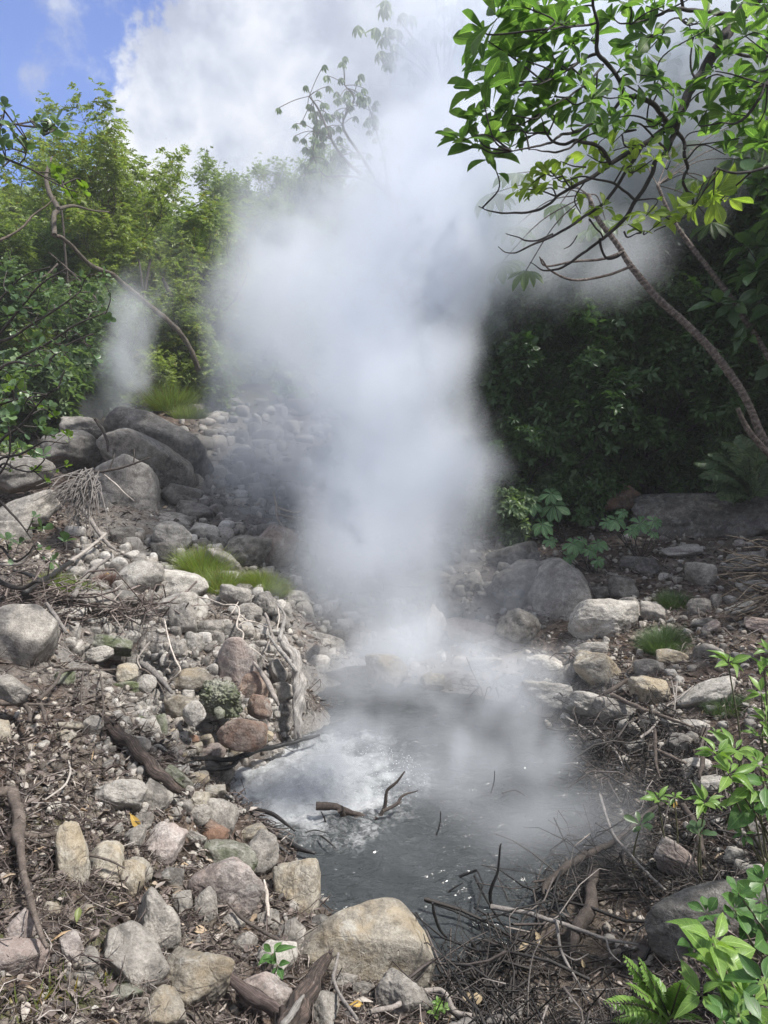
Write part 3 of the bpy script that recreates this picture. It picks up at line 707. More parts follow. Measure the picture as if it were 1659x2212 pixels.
(1408,1493,47,29,-10,'ochre',O(ang=.8,sub=5),'tan table stone in the middle of the right bank'),
(1454,1418,33,16,5,'ochre',O(),'low lichened stone at the foot of the dark grass tuft'),
(1525,1408,27,19,0,'grey',O(ang=.6),'blue-grey stone crossed by two straws'),
(1530,1500,64,29,40,'pale',O(ang=.6,sub=5),'long pale block slanting on the right bank'),
(1357,1573,23,19,0,'pale',O(ang=.3),'white square cobble beside the pool'),
(1399,1560,18,21,-20,'grey',O(ang=.15),'grey egg cobble right next to the white square one'),
(1510,1311,24,18,10,'grey',O(ang=.3),'smooth grey stone right of the upper dark grass tuft'),
(1546,1301,11,18,0,'grey',O(),'narrow standing stone on the upper right slope'),
(1577,1297,15,10,0,'pale',O(),'small pale stone beside the narrow standing one'),
(1520,1348,26,12,22,'grey',O(ang=.9),'slate-like grey stone tilted up on the right slope'),
(1536,1359,22,14,38,'pink',O(ang=.7),'brown stone leaning on the slate-like one'),
(1611,1207,38,14,10,'grey',O(),'flat grey stone near the dry brush at the right edge'),
(1602,1227,42,12,8,'dark',O(),'long flat dark stone below the dry brush'),
(1626,1266,32,12,8,'grey',O(),'dusty grey bar of stone at the right edge'),
(1600,1316,30,15,20,'pale',O(),'crumbled whitish stone near the right edge'),
(1638,1350,28,15,0,'pink',O(),'pinkish stone at the right edge'),
(1460,1566,31,12,-5,'pale',O(),'pale flat slab above the sawn stub'),
(1505,1567,27,12,8,'pale',O(),'whitish stone with a dark stripe beside the sawn stub'),
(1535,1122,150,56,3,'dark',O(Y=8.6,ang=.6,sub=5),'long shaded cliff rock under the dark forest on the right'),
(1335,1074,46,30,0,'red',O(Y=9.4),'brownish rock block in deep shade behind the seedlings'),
(925,1250,48,19,0,'ochre',O(),'yellowish boulder almost lost in the steam'),
(1013,1263,30,20,25,'grey',O(),'grey boulder seen through thin steam behind the pool'),
(938,1352,24,42,-5,'pale',O(Y=6.6),'upright whitish stone in the steam'),
(1017,1366,54,27,-8,'pink',O(Y=6.6),'pinkish flat boulder in the steam right of the upright one'),
(966,1308,22,32,40,'grey',O(Y=7),'leaning grey stone in the steam'),
(835,1452,44,36,0,'ochre',O(Y=5.75),'yellow-grey boulder at the hidden far shore'),
(934,1474,26,20,0,'ochre',O(),'greenish boulder at the far shore of the pool'),
(1048,1434,34,13,10,'grey',O(),'low stone at the far shore in thin steam'),
(1107,1464,22,13,-10,'grey',O(),'small stone at the far shore next to the smooth domed boulder'),
(690,1398,52,32,0,'grey',O(Y=6.3),'misty grey boulder behind the bleached stump'),
(745,1462,48,22,0,'wet',O(Y=5.8),'black rock standing in for the dark of the cave mouth where steam is densest'),  # black rock in place of a dark cave opening, its shade put into the colour
(1467,1867,50,34,-22,'pink',O(ang=.6,sub=5),'peach and white boulder on the wet right shore'),
(1461,1821,20,9,0,'pale',O(),'small white chip above the peach and white boulder'),
(1374,1612,21,12,30,'pale',O(),'pale wet stone among black roots by the pool'),
(1467,1607,24,22,-15,'grey',O(ang=.8),'cracked grey stone behind the thick leaning stick'),
(1496,1600,17,17,-20,'grey',O(ang=.8),'small cracked stone right against the cracked grey one'),
(1504,1657,31,19,20,'pale',O(ang=.3),'smooth pale stone crossed by the thick leaning stick'),
(1537,1699,30,23,20,'pale',O(ang=.7),'white angular stone under the green sprays'),
(1536,1597,19,11,0,'pink',O(),'small pinkish stone above the green sprays'),
(1595,1852,27,17,-5,'pale',O(),'pale pink stone at the right edge above the dark slab'),
(1607,1880,20,17,-10,'pale',O(ang=.3),'round whitish stone touching the dark slab'),
(1636,1886,20,18,30,'pale',O(ang=.4),'tilted whitish stone right of the round one by the dark slab'),
(1648,1819,18,19,0,'grey',O(ang=.2),'smooth grey round stone at the right edge'),
(1630,1790,15,17,0,'grey',O(),'dull grey stone in the plants at the right edge'),
(1549,1775,14,9,0,'pale',O(),'white chip in the twigs under the big drooping leaf'),
(1285,1615,24,15,20,'wet',O(),'black wet stone in the pool beside the right shore'),
(1532,1992,125,84,14,'dark',O(ang=.9,sub=5,Y=2.55,out=[(-1,-.7),(-.95,.1),(-.6,.55),(-.1,.85),(.6,1),(1,.8),(1,-.6),(.5,-1),(-.6,-1)]),'big flat dark slab with pale chipped rim behind the bottom right plants'),
(1278,2216,46,12,0,'pale',O(),'pale stone just showing at the bottom edge'),
(410,843,32,14,0,'grey',O(),'flat misty stone beside the tall tuft of grass'),
(450,828,22,12,0,'grey',O(),'pale stone farthest up the left slope'),
(302,876,34,15,0,'grey',O(),'grey stone just behind the topmost dark slab'),
(402,888,38,16,-5,'grey',O(),'grey stone below the tall tuft of grass'),
(236,884,20,8,0,'pale',O(),'small pale stone in the wisp of steam'),
]
ROCK_PLACED = []
for k, (px, py, hw, hh, tilt, look, op, label) in enumerate(ROCKS):
    if 'Y' in op: D = op['Y'] / ray(px, py).y
    else:
        g = ground_hit(px, py + hh * 0.72)
        D = (g - Vector((0, 0, CAM_Z))).dot(CF)
        D += 0.35 * 0.5 * (hw + hh) * D / F
    c = Vector((0, 0, CAM_Z)) + ray(px, py) * D
    sx, sz = hw * D / F, hh * D / F; sy = 0.5 * (sx + sz) * (0.95 if max(hw, hh) < 100 else 0.8)
    sub = op.get('sub', 4 if hw > 18 else 3)
    V, Fc = rock_verts(100 + k, (sx * 1.04, sy, sz * 1.04), sub, op.get('ang', .75), op.get('out'), op.get('knob', 0))
    # axes: right, away, up seen from the standing point, turned by the tilt
    vd = (c - Vector((0, 0, CAM_Z))).normalized(); rt = vd.cross(Vector((0, 0, 1))).normalized(); up = rt.cross(vd)
    R3 = np.array([rt, vd, up]).T
    a = radians(tilt); Rt = np.array([[cos(a), 0, -sin(a)], [0, 1, 0], [sin(a), 0, cos(a)]])
    V = V @ (R3 @ Rt).T
    me = mesh_from("boulder" if hw > 30 else "stone", V, Fc, RM[look])
    o = link_mesh("boulder" if hw > 30 else "stone", me); o.location = c
    tag(o, label, 'boulder' if hw > 30 else 'stone', 'stones and boulders around the pool')
    ROCK_PLACED.append((c.x, c.y, c.z, max(sx, sy), sz))
RP = np.array(ROCK_PLACED)

# small stones scattered between them: each one an object, sharing a few shapes
def at_many(rs, n, ylo, yhi, xr=0.62):
    y = ylo + (yhi - ylo) * rs.rand(n) ** 1.3; x = (rs.rand(n) * 2 - 1) * y * xr; return x, y
def pool_dist(xy): return H0(np.asarray(xy).reshape(-1, 2))
_small = []
for k in range(10):
    V, Fc = rock_verts(900 + k, (1, .85, .7), 3, 0.7); _small.append(V)
rs = np.random.RandomState(4)
cnt = 0; FILL = []
fills = []
AREAS = [  # picture polygon-ish boxes: x0,y0,x1,y1,count,size px lo,hi,looks,label
 (150,1180,640,1420,18,8,17,['grey','pale','grey'],'small grey stone packed between the misty boulders of the left bank'),
 (330,1480,600,1780,34,6,15,['ochre','pink','ochre','pale'],'small tan cobble on the steep left shore of the pool'),
 (60,1560,400,1900,16,7,17,['ochre','pale','grey'],'small tan stone lying in the leaf litter of the left slope'),
 (380,1900,760,2200,8,8,18,['grey','pale'],'small grey stone among dead leaves near the bottom edge'),
 (1080,1160,1659,1420,22,5,13,['grey','pale','pink'],'small dusty stone scattered on the upper right litter slope'),
 (1330,1420,1659,1850,18,6,13,['pale','grey'],'small pale stone among twigs on the right bank'),
]
for (x0, y0, x1, y1, n, s0, s1, looks, label) in AREAS:
    made = 0; tries = 0
    while made < n and tries < n * 12:
        tries += 1
        px, py = rs.uniform(x0, x1), rs.uniform(y0, y1)
        g = ground_hit(px, py)
        if g is None or g.z < 0.03: continue
        D = (g - Vector((0, 0, CAM_Z))).dot(CF); s = rs.uniform(s0, s1) * D / F
        if (np.hypot(RP[:, 0] - g.x, RP[:, 1] - g.y) < RP[:, 3] * 0.8).any(): continue
        look = looks[rs.randint(len(looks))]; key = (rs.randint(10), look)
        me = bpy.data.meshes.get("stone_%s_%d" % (look, key[0])) or mesh_from("stone_%s_%d" % (look, key[0]), _small[key[0]], _ICO[3][1], RM[look])
        o = link_mesh("stone", me); o.location = (g.x, g.y, g.z + s * 0.25)
        o.rotation_euler = (rs.uniform(-.4, .4), rs.uniform(-.4, .4), rs.uniform(0, 6.28)); o.scale = (s, s * rs.uniform(.7, 1.1), s * rs.uniform(.7, 1.1))
        tag(o, label, 'stone', label.replace('small ', 'small stones: ')); made += 1
# rubble: the rest of the stones, far past counting
rs = np.random.RandomState(77)
Vt, Ft = _ICO[2]; PTS = []; SZ = []
for (x0, y0, x1, y1, n, s0, s1) in [(380,860,760,1160,330,9,30),(150,1150,640,1420,480,7,24),(230,1400,640,1760,760,5,19),(60,1560,420,1900,120,5,13),(420,1780,760,2190,90,5,13),(640,1150,1100,1440,230,9,26),
        (1060,1150,1659,1420,300,4,12),(1120,1400,1659,1600,170,5,15),(1330,1560,1659,1900,170,4,13),(0,2000,420,2200,60,5,12),(200,820,520,900,50,7,16)]:
    for k in range(n):
        g_ = ground_hit(rs.uniform(x0, x1), rs.uniform(y0, y1))
        if g_ is None or g_.z < -.02: continue
        D = (g_ - Vector((0, 0, CAM_Z))).dot(CF); s_ = (s0 + (s1 - s0) * rs.rand() ** 2) * D / F
        if (np.hypot(RP[:, 0] - g_.x, RP[:, 1] - g_.y) < RP[:, 3] * 0.7).any(): continue
        PTS.append((g_.x, g_.y, g_.z + s_ * .15)); SZ.append(s_)
PTS = np.array(PTS); SZ = np.array(SZ); n = len(PTS); VV = []
for k in range(n):
    Nn = np.vstack([unit(rs.normal(size=(12, 3))), np.eye(3), -np.eye(3)]); Hh = rs.uniform(.66, 1.05, 18); r_ = ((np.clip(Vt @ Nn.T, 0, None) / Hh) ** 18).sum(1) ** (-1 / 18)
    VV.append(Vt * r_[:, None] * rs.uniform(.5, 1.15, 3) * SZ[k] + PTS[k])
FF = (Ft[None] + (np.arange(n) * len(Vt))[:, None, None]).reshape(-1, 3)
def rubble_material():
    m, T = new_mat("rubble_stone"); g = T.n('ShaderNodeNewGeometry'); P = g.outputs['Position']
    col = T.ramp(g.outputs['Random Per Island'], [(0, (.13, .12, .11)), (.35, (.25, .235, .215)), (.6, (.36, .345, .32)), (.8, (.31, .28, .245)), (1, (.50, .48, .45))])
    col = T.mix(1.0, col, T.ramp(T.noise(P, 45, 8, .7), [(.32, (.55, .54, .52)), (.5, (1, 1, 1)), (.7, (1.35, 1.35, 1.35))]), 'MULTIPLY')
    p = T.n('ShaderNodeBsdfPrincipled'); T.l(col, p.inputs['Base Color']); p.inputs['Roughness'].default_value = .9
    bm = T.n('ShaderNodeBump'); bm.inputs['Distance'].default_value = .01; T.l(T.noise(P, 60, 7, .7), bm.inputs['Height']); T.l(bm.outputs[0], p.inputs['Normal'])
    finish(T, m, p.outputs[0]); return m
o = link_mesh("rubble", mesh_from("rubble", np.vstack(VV), FF, rubble_material())); tag(o, 'small broken stones packed over both banks and the slope behind the steam', kind='stuff')
# pebbles: far too many to count
G_ = Geo(); Vt, Ft = _ICO[1]
n = 9000; x, y = at_many(rs, n, 1.5, 10.5); z = H(np.column_stack([x, y]))
pn = gnoise(np.column_stack([x * 1.1, y * 1.1, x * 0])) + .25
keep = (z > 0.02) & (pn > rs.rand(n) * 0.7 - .2); x, y, z = x[keep], y[keep], z[keep]; n = len(x)
sz = rs.uniform(.004, .017, n) * (1 + .10 * y); 
Vv = (Vt[None] * (1 + .25 * rs.normal(size=(n, len(Vt), 1)))) * (sz[:, None, None] * rs.uniform(.6, 1.2, (n, 1, 3)))
Vv += np.column_stack([x, y, z + sz * .3])[:, None]
FF = (Ft[None] + (np.arange(n) * len(Vt))[:, None, None]).reshape(-1, 3)
def pebble_material():
    m, T = new_mat("pebble_stone"); g = T.n('ShaderNodeNewGeometry')
    col = T.ramp(g.outputs['Random Per Island'], [(0, (.08, .07, .06)), (.35, (.20, .17, .14)), (.7, (.33, .30, .26)), (1, (.46, .43, .39))])
    col = T.mix(1.0, col, T.ramp(T.noise(g.outputs['Position'], 160, 4, .6), [(.3, (.7, .7, .7)), (.7, (1.25, 1.25, 1.25))]), 'MULTIPLY')
    p = T.n('ShaderNodeBsdfPrincipled'); T.l(col, p.inputs['Base Color']); p.inputs['Roughness'].default_value = .9
    finish(T, m, p.outputs[0]); return m
o = link_mesh("pebbles", mesh_from("pebbles", Vv.reshape(-1, 3), FF, pebble_material(), smooth=False)); tag(o, 'fine pebbles and grit strewn over both banks', kind='stuff')

# ------------------------------------------------------------------ trees
M_BARK = bark_material("grey_brown_bark", (0.035, 0.028, 0.023), (0.075, 0.062, 0.052), (0.14, 0.12, 0.10))
M_DARKBARK = bark_material("dark_smooth_bark", (0.020, 0.016, 0.018), (0.042, 0.035, 0.035), (0.085, 0.072, 0.068), scale=25)
M_RINGBARK = ring_material("ringed_brown_bark", (0.06, 0.045, 0.038), (0.11, 0.085, 0.07), (0.18, 0.15, 0.13))
LM = {
 'hill': leaf_material("hill_leaf", (0.12, 0.175, 0.065), (0.20, 0.27, 0.10), (0.30, 0.36, 0.15), 0.42),
 'bluish': leaf_material("bluish_leaf", (0.085, 0.14, 0.075), (0.14, 0.21, 0.11), (0.23, 0.30, 0.16), 0.38),
 'yellowish': leaf_material("yellowish_leaf", (0.15, 0.20, 0.06), (0.23, 0.29, 0.09), (0.33, 0.38, 0.14), 0.42, old=0.04),
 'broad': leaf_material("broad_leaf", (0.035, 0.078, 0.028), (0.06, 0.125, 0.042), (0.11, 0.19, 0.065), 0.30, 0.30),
}
def grow(seed, height, spread, levels=4, first=0.25, lean=(0, 0), nmain=6, kids=4, droop=0.0):
    """-> list of (points, radii) and twig tips (pos, dir)"""
    rs = np.random.RandomState(seed); br = []; tips = []
    r0 = height * 0.020
    n = 9; t = np.linspace(0, 1, n)[:, None]
    tr = np.column_stack([t[:, 0] * lean[0] * height, t[:, 0] * lean[1] * height, t[:, 0] * height * 0.72]) + np.cumsum(rs.normal(size=(n, 3)) * height * 0.012, 0) * t
    br.append((tr, r0 * (1 - 0.72 * t[:, 0])))
    def side(p0, d0, L, r, lev):
        m = 6; P = [p0]; d = d0.copy()
        for i in range(m - 1):
            d = unit(d + rs.normal(size=3) * 0.20 + np.array([0, 0, 0.10 - droop * (lev > 1)])); P.append(P[-1] + d * L / (m - 1))
        P = np.array(P); R = np.linspace(r, r * 0.35, m); br.append((P, R))
        if lev >= levels:
            tips.append((P[-1], d)); tips.append((P[3], d)); tips.append((P[2], unit(d + rs.normal(size=3) * .5))); return
        for k in range(kids + (lev == 1)):
            s = rs.uniform(0.30, 1.0); i = min(int(s * (m - 1)), m - 2); f = s * (m - 1) - i
            q = P[i] * (1 - f) + P[i+1] * f
            dd = unit(unit(P[i+1] - P[i]) + rs.normal(size=3) * 0.62 + np.array([0, 0, 0.15]))
            side(q, dd, L * rs.uniform(0.45, 0.7), R[i] * 0.6, lev + 1)
        side(P[-1], d, L * 0.6, R[-1], lev + 1)
    for k in range(nmain):
        s = first + (1 - first) * (k + rs.rand()) / nmain; i = min(int(s * (n - 1)), n - 2); f = s * (n - 1) - i
        q = tr[i] * (1 - f) + tr[i+1] * f; a = k * 2.4 + rs.uniform(-.5, .5)
        up = 0.25 + 0.9 * s
        side(q, unit([cos(a), sin(a), up]), spread * (1.15 - 0.45 * s) * rs.uniform(.75, 1.1), r0 * (1 - .7 * s) * 0.6, 1)
    return br, tips
def skeleton_mesh(name, br, mat, minr=0.004):
    g = Geo()
    for P, R in br:
        R = np.maximum(R, minr); V, Fq = tube(P, R, 8 if R[0] > .05 else (5 if R[0] > .015 else 3), caps=False); g.add(V, Fq)
    return g.mesh(name, mat)
def frond_leaves(g, P, Dn, rs, nl, flen, leaf, kind='tiny', aspect=.26, droop=0.5):
    """pinnate fronds at points P along directions Dn, nl leaflets each"""
    n = len(P); Dn = unit(Dn * [1, 1, .45] + np.array([0, 0, .05])); sidev = unit(np.cross(Dn, np.array([0, 0, 1.0]) + rs.normal(size=(n, 3)) * .3)); upv = np.cross(sidev, Dn)
    L = flen * rs.uniform(.6, 1.2, n)
    PP, DD, UU = [], [], []
    for k in range(nl):
        t = (k // 2 + 1) / (nl // 2 + 0.5); sgn = 1 if k % 2 else -1
        pos = P + Dn * (L * t)[:, None] + np.array([0, 0, -1.0]) * (L * droop * t * t)[:, None]
        d = sidev * sgn + Dn * 0.55 + rs.normal(size=(n, 3)) * .15 + np.array([0, 0, -.15])
        PP.append(pos); DD.append(d); UU.append(upv + rs.normal(size=(n, 3)) * .25)
    m = n * nl; LL = leaf * rs.uniform(.7, 1.2, m)
    leaves(g, np.vstack(PP), np.vstack(DD), np.vstack(UU), LL, LL * aspect, kind, rs)
PROTO = {}
def make_proto(key, seed, height, spread, style, mat, bark, **kw):
    br, tips = grow(seed, height, spread, **kw); rs = np.random.RandomState(seed + 50)
    P = np.array([t[0] for t in tips]); Dn = np.array([t[1] for t in tips])
    g = Geo()
    if style == 'pinnate':
        for k in range(3):
            frond_leaves(g, P + rs.normal(size=P.shape) * .05, unit(Dn + rs.normal(size=P.shape) * .75), rs, 10, .24, .075)
    elif style == 'fine':
        for k in range(5):
            frond_leaves(g, P + rs.normal(size=P.shape) * .10, unit(Dn + rs.normal(size=P.shape) * .9), rs, 8, .15, .055, aspect=.36)
    elif style == 'rosette':
        for k in range(2):
            rosettes(g, P + rs.normal(size=P.shape) * .10 * k, unit(Dn + rs.normal(size=P.shape) * .5 + np.array([0, 0, .6])), .17, 7, 'small', rs, (0.7, 1.6), .24, droop=.25)
    elif style == 'fan':
        rosettes(g, P, unit(np.array([0, 0, 1.0]) + rs.normal(size=P.shape) * .35), .42, 9, 'small', rs, (1.25, 1.75), .20, droop=.35)
    me_c = g.mesh(key + "_crown", mat); me_t = skeleton_mesh(key + "_trunk", br, bark)
    c = P.mean(0)
    PROTO[key] = (me_t, me_c, c, height); print('proto', key, 'tips', len(P), 'faces', len(me_c.polygons))
make_proto('airyA', 3, 6.0, 2.3, 'pinnate', LM['hill'], M_BARK, levels=4, nmain=8, kids=3)
make_proto('airyB', 8, 6.5, 2.5, 'pinnate', LM['yellowish'], M_BARK, levels=4, nmain=7, kids=3, lean=(.12, 0))
make_proto('denseA', 12, 5.0, 2.0, 'fine', LM['bluish'], M_BARK, levels=4, nmain=9, kids=3, first=.1)
make_proto('denseB', 15, 5.5, 2.2, 'fine', LM['hill'], M_BARK, levels=4, nmain=9, kids=3, first=.15)
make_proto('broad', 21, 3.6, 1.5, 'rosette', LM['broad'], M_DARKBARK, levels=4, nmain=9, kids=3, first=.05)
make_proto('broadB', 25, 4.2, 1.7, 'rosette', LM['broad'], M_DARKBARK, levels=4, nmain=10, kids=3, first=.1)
make_proto('bush', 31, 1.5, 0.85, 'fine', LM['yellowish'], M_BARK, levels=3, nmain=12, kids=4, first=.0)
make_proto('bushB', 33, 1.6, 0.9, 'rosette', LM['bluish'], M_BARK, levels=3, nmain=11, kids=4, first=.0)
make_proto('fan', 41, 6.5, 2.0, 'fan', LM['bluish'], M_BARK, levels=2, nmain=6, kids=3, first=.4)
_trs = np.random.RandomState(77)
def place_tree(key, px, py, Y, label, s=1.0, cat='tree', group='trees of the forested slopes'):
    """puts the crown's centre where the picture shows it; the trunk reaches down to the ground"""
    me_t, me_c, c, h = PROTO[key]; p = at(px, py, Y); rz = _trs.uniform(0, 6.28)
    cx, cy_ = (c[0] * cos(rz) - c[1] * sin(rz)) * s, (c[0] * sin(rz) + c[1] * cos(rz)) * s
    bx, by = p.x - cx, p.y - cy_; gz = h1(bx, by)
    z = p.z - c[2] * s
    base = min(z, gz + 0.0)
    root = empty({'bush': 'bush', 'bushB': 'bush'}.get(key, 'tree'), (bx, by, base), label, cat, group)
    ct = link_mesh("crown", me_c, parent=root); tt = link_mesh("trunk", me_t, parent=root)
    for o in (ct, tt):
        o.rotation_euler = (0, 0, rz); o.scale = (s, s, s * _trs.uniform(.95, 1.05)); o.location = (0, 0, z - base)
    if z - base > 0.15:                               # a straight lower stem down to the ground
        r = h * 0.020 * s * 1.05; H_ = z - base + .12
        pts = np.array([[0, 0, -0.3], [0.04 * H_, 0, H_ * .35], [-.03 * H_, .02 * H_, H_ * .7], [0, 0, H_]])
        V, Fq = tube(catmull(pts, 4), np.linspace(r * 1.5, r, 13), 8, caps=False)
        g = Geo(); g.add(V, Fq); link_mesh("lower_trunk", g.mesh("lower_trunk", M_BARK), parent=root)
    return root
A_, B_, C_, D_ = 'airyA', 'airyB', 'denseA', 'denseB'
TREES = [
 # left slope, far row against the sky
 (A_,40,590,21,1.0,'feathery light green tree on the skyline at the left edge of the photo'),(A_,165,575,20,1.0,'feathery tree on the skyline right under the blue gap in the clouds'),
 (B_,255,525,19,.85,'thin yellow-green tree on the skyline with sky showing through its crown'),(A_,345,595,19,.8,'open branched tree with sparse leaves against the cloud, last before the dip'),
 (D_,395,705,20,.9,'round green tree at the low dip of the skyline'),(C_,300,605,23,1.0,'dark bluish tree behind the open branched one'),(C_,90,565,23,1.1,'dark tree behind the skyline tree of the left edge'),
 # middle row
 (C_,30,600,15,1.0,'bluish green bushy tree at the left edge above the long curved limb'),(B_,180,600,14.5,.85,'yellow-green tree around the long curved brown limb'),
 (B_,300,600,15.5,.9,'broad yellow-green tree in the middle of the left slope'),(D_,395,650,15.5,.85,'green tree close to the left edge of the steam'),(A_,110,610,17,.9,'feathery tree just above the long curved limb'),
 (D_,230,570,18,.95,'leafy green tree under the skyline of the left slope'),(D_,440,750,17,.8,'small green tree whose right half melts into the steam'),
 (C_,80,740,12.5,.75,'low bluish tree behind the round-leaved shrub'),(C_,190,740,13,.6,'dark low tree above the wisp of steam at the far left'),(D_,385,790,13.5,.5,'low green tree right of the steam wisp'),
 (B_,330,720,14.5,.6,'yellowish low tree behind the steam wisp'),(D_,120,660,14,.7,'green tree filling the slope left of the brown limb'),
 # the hill behind the steam
 (D_,510,515,34,1.25,'lit green tree on the left shoulder of the misty hill'),(C_,560,465,40,1.1,'small dark round tree on top of the misty hill, leftmost'),(D_,640,485,38,1.3,'dim tree on the crest of the misty hill, second from the left'),
 (C_,700,465,36,1.1,'dark round-topped tree on the crest of the misty hill'),(D_,780,515,36,1.4,'pale tree of the hill crest under the tall bare-branched tree'),(D_,880,535,34,1.4,'tree of the hill crest hidden in the thickest steam'),(D_,980,565,32,1.4,'veiled tree of the hill crest right of the steam'),
 (D_,500,635,28,1.1,'misty green tree below the left shoulder of the hill'),(C_,590,615,30,1.2,'misty tree in the middle of the veiled hillside'),(D_,700,625,30,1.3,'veiled tree low on the hill behind the steam column'),
 (C_,480,745,22,.9,'dim tree at the left fringe of the steam'),(D_,570,765,22,1.0,'ghostly tree behind the left fringe of the steam'),(C_,480,830,18,.6,'low veiled tree above the misty rocks'),
 # right slope behind the mist
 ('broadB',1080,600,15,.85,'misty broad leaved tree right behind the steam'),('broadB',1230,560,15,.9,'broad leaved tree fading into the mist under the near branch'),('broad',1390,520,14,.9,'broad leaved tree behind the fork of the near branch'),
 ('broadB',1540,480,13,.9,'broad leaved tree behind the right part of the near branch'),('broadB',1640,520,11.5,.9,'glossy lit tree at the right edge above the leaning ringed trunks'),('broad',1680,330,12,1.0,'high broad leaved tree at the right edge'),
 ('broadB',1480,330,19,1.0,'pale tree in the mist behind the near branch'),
 # the dark wall of bushes on the right
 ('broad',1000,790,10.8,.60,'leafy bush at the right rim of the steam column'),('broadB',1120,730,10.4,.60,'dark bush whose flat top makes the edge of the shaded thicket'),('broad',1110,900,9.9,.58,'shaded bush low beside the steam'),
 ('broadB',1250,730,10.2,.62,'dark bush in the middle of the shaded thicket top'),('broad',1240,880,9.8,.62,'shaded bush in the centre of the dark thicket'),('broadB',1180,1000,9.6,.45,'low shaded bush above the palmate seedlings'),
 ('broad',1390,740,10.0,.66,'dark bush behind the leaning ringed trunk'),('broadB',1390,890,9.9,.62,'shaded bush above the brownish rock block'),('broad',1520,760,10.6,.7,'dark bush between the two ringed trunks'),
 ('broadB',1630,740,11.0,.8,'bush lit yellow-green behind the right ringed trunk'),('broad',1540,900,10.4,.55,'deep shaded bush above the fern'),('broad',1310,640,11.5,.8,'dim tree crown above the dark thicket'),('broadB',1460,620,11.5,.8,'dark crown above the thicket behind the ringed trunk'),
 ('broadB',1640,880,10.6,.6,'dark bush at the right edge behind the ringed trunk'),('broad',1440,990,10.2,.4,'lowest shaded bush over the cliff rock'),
]
for key, px, py, Y, s, label in TREES:
    place_tree(key, px, py, Y, label, s)
BUSHES = [('bush',100,800,12.0,.9,'yellow-green bush at the foot of the left slope'),('bushB',165,830,12.0,.7,'dark green bush left of the steam wisp base'),('bush',370,800,13.0,.7,'bush with yellow leaves above the tall grass'),
 ('bush',430,790,13.2,.8,'bush at the steam edge above the farthest stones'),('bushB',40,860,10.5,.8,'dim bush at the left edge behind the round-leaved shrub'),('bush',310,790,13.8,.6,'dry looking bush in the wisp of steam'),
 ('bushB',220,800,13.8,.7,'dark bush right behind the steam wisp'),('bushB',1085,1110,8.9,.45,'low dark bush left of the palmate seedlings'),('bushB',1180,1070,9.4,.5,'dark ferny bush under the thicket')]
for key, px, py, Y, s, label in BUSHES:
    place_tree(key, px, py, Y, label, s, 'bush', 'bushes on the slopes')
# unseen trees added right of the picture so their crowns shade the thicket
for (x, y, s) in [(7.5, 8.2, 1.5), (8.5, 11.5, 1.6), (5.6, 13.5, 1.5)]:
    me_t, me_c, c, h = PROTO['broadB']; root = empty('tree', (x, y, h1(x, y) - .1), 'unseen broad leaved tree added beyond the right edge to shade the thicket', 'tree', 'unseen trees added for shade beyond the right edge')
    for nm, me in (("crown", me_c), ("trunk", me_t)):
        o = link_mesh(nm, me, parent=root); o.scale = (s, s, s); o.rotation_euler = (0, 0, x * 3)

# --------------------------------------------------------------- ground cover of the far woods
G_ = Geo(); rs = np.random.RandomState(5)
n = 26000; y = 10.5 + 60 * rs.rand(n) ** 1.8; x = (rs.rand(n) * 2 - 1) * y * .75
ok = (fbm(np.column_stack([x * .5, y * .5, x * 0]), 2) > -.25) & ((y > 13.5) | (np.abs(x) > y * .32)); x, y = x[ok], y[ok]; z = H(np.column_stack([x, y]))
sc = .05 + .010 * y
rosettes(G_, np.column_stack([x, y, z + rs.uniform(.0, .9, len(x)) * np.clip((y - 10) / 6, .15, 1)]), np.array([0, 0, 1.0]) + rs.normal(size=(len(x), 3)) * .4, sc * rs.uniform(.5, 1.2, len(x)), 5, 'tiny', rs, (.5, 1.5), .28)
o = link_mesh("undergrowth", G_.mesh("undergrowth", LM['hill'])); tag(o, 'dense green undergrowth covering the far slopes', kind='stuff')

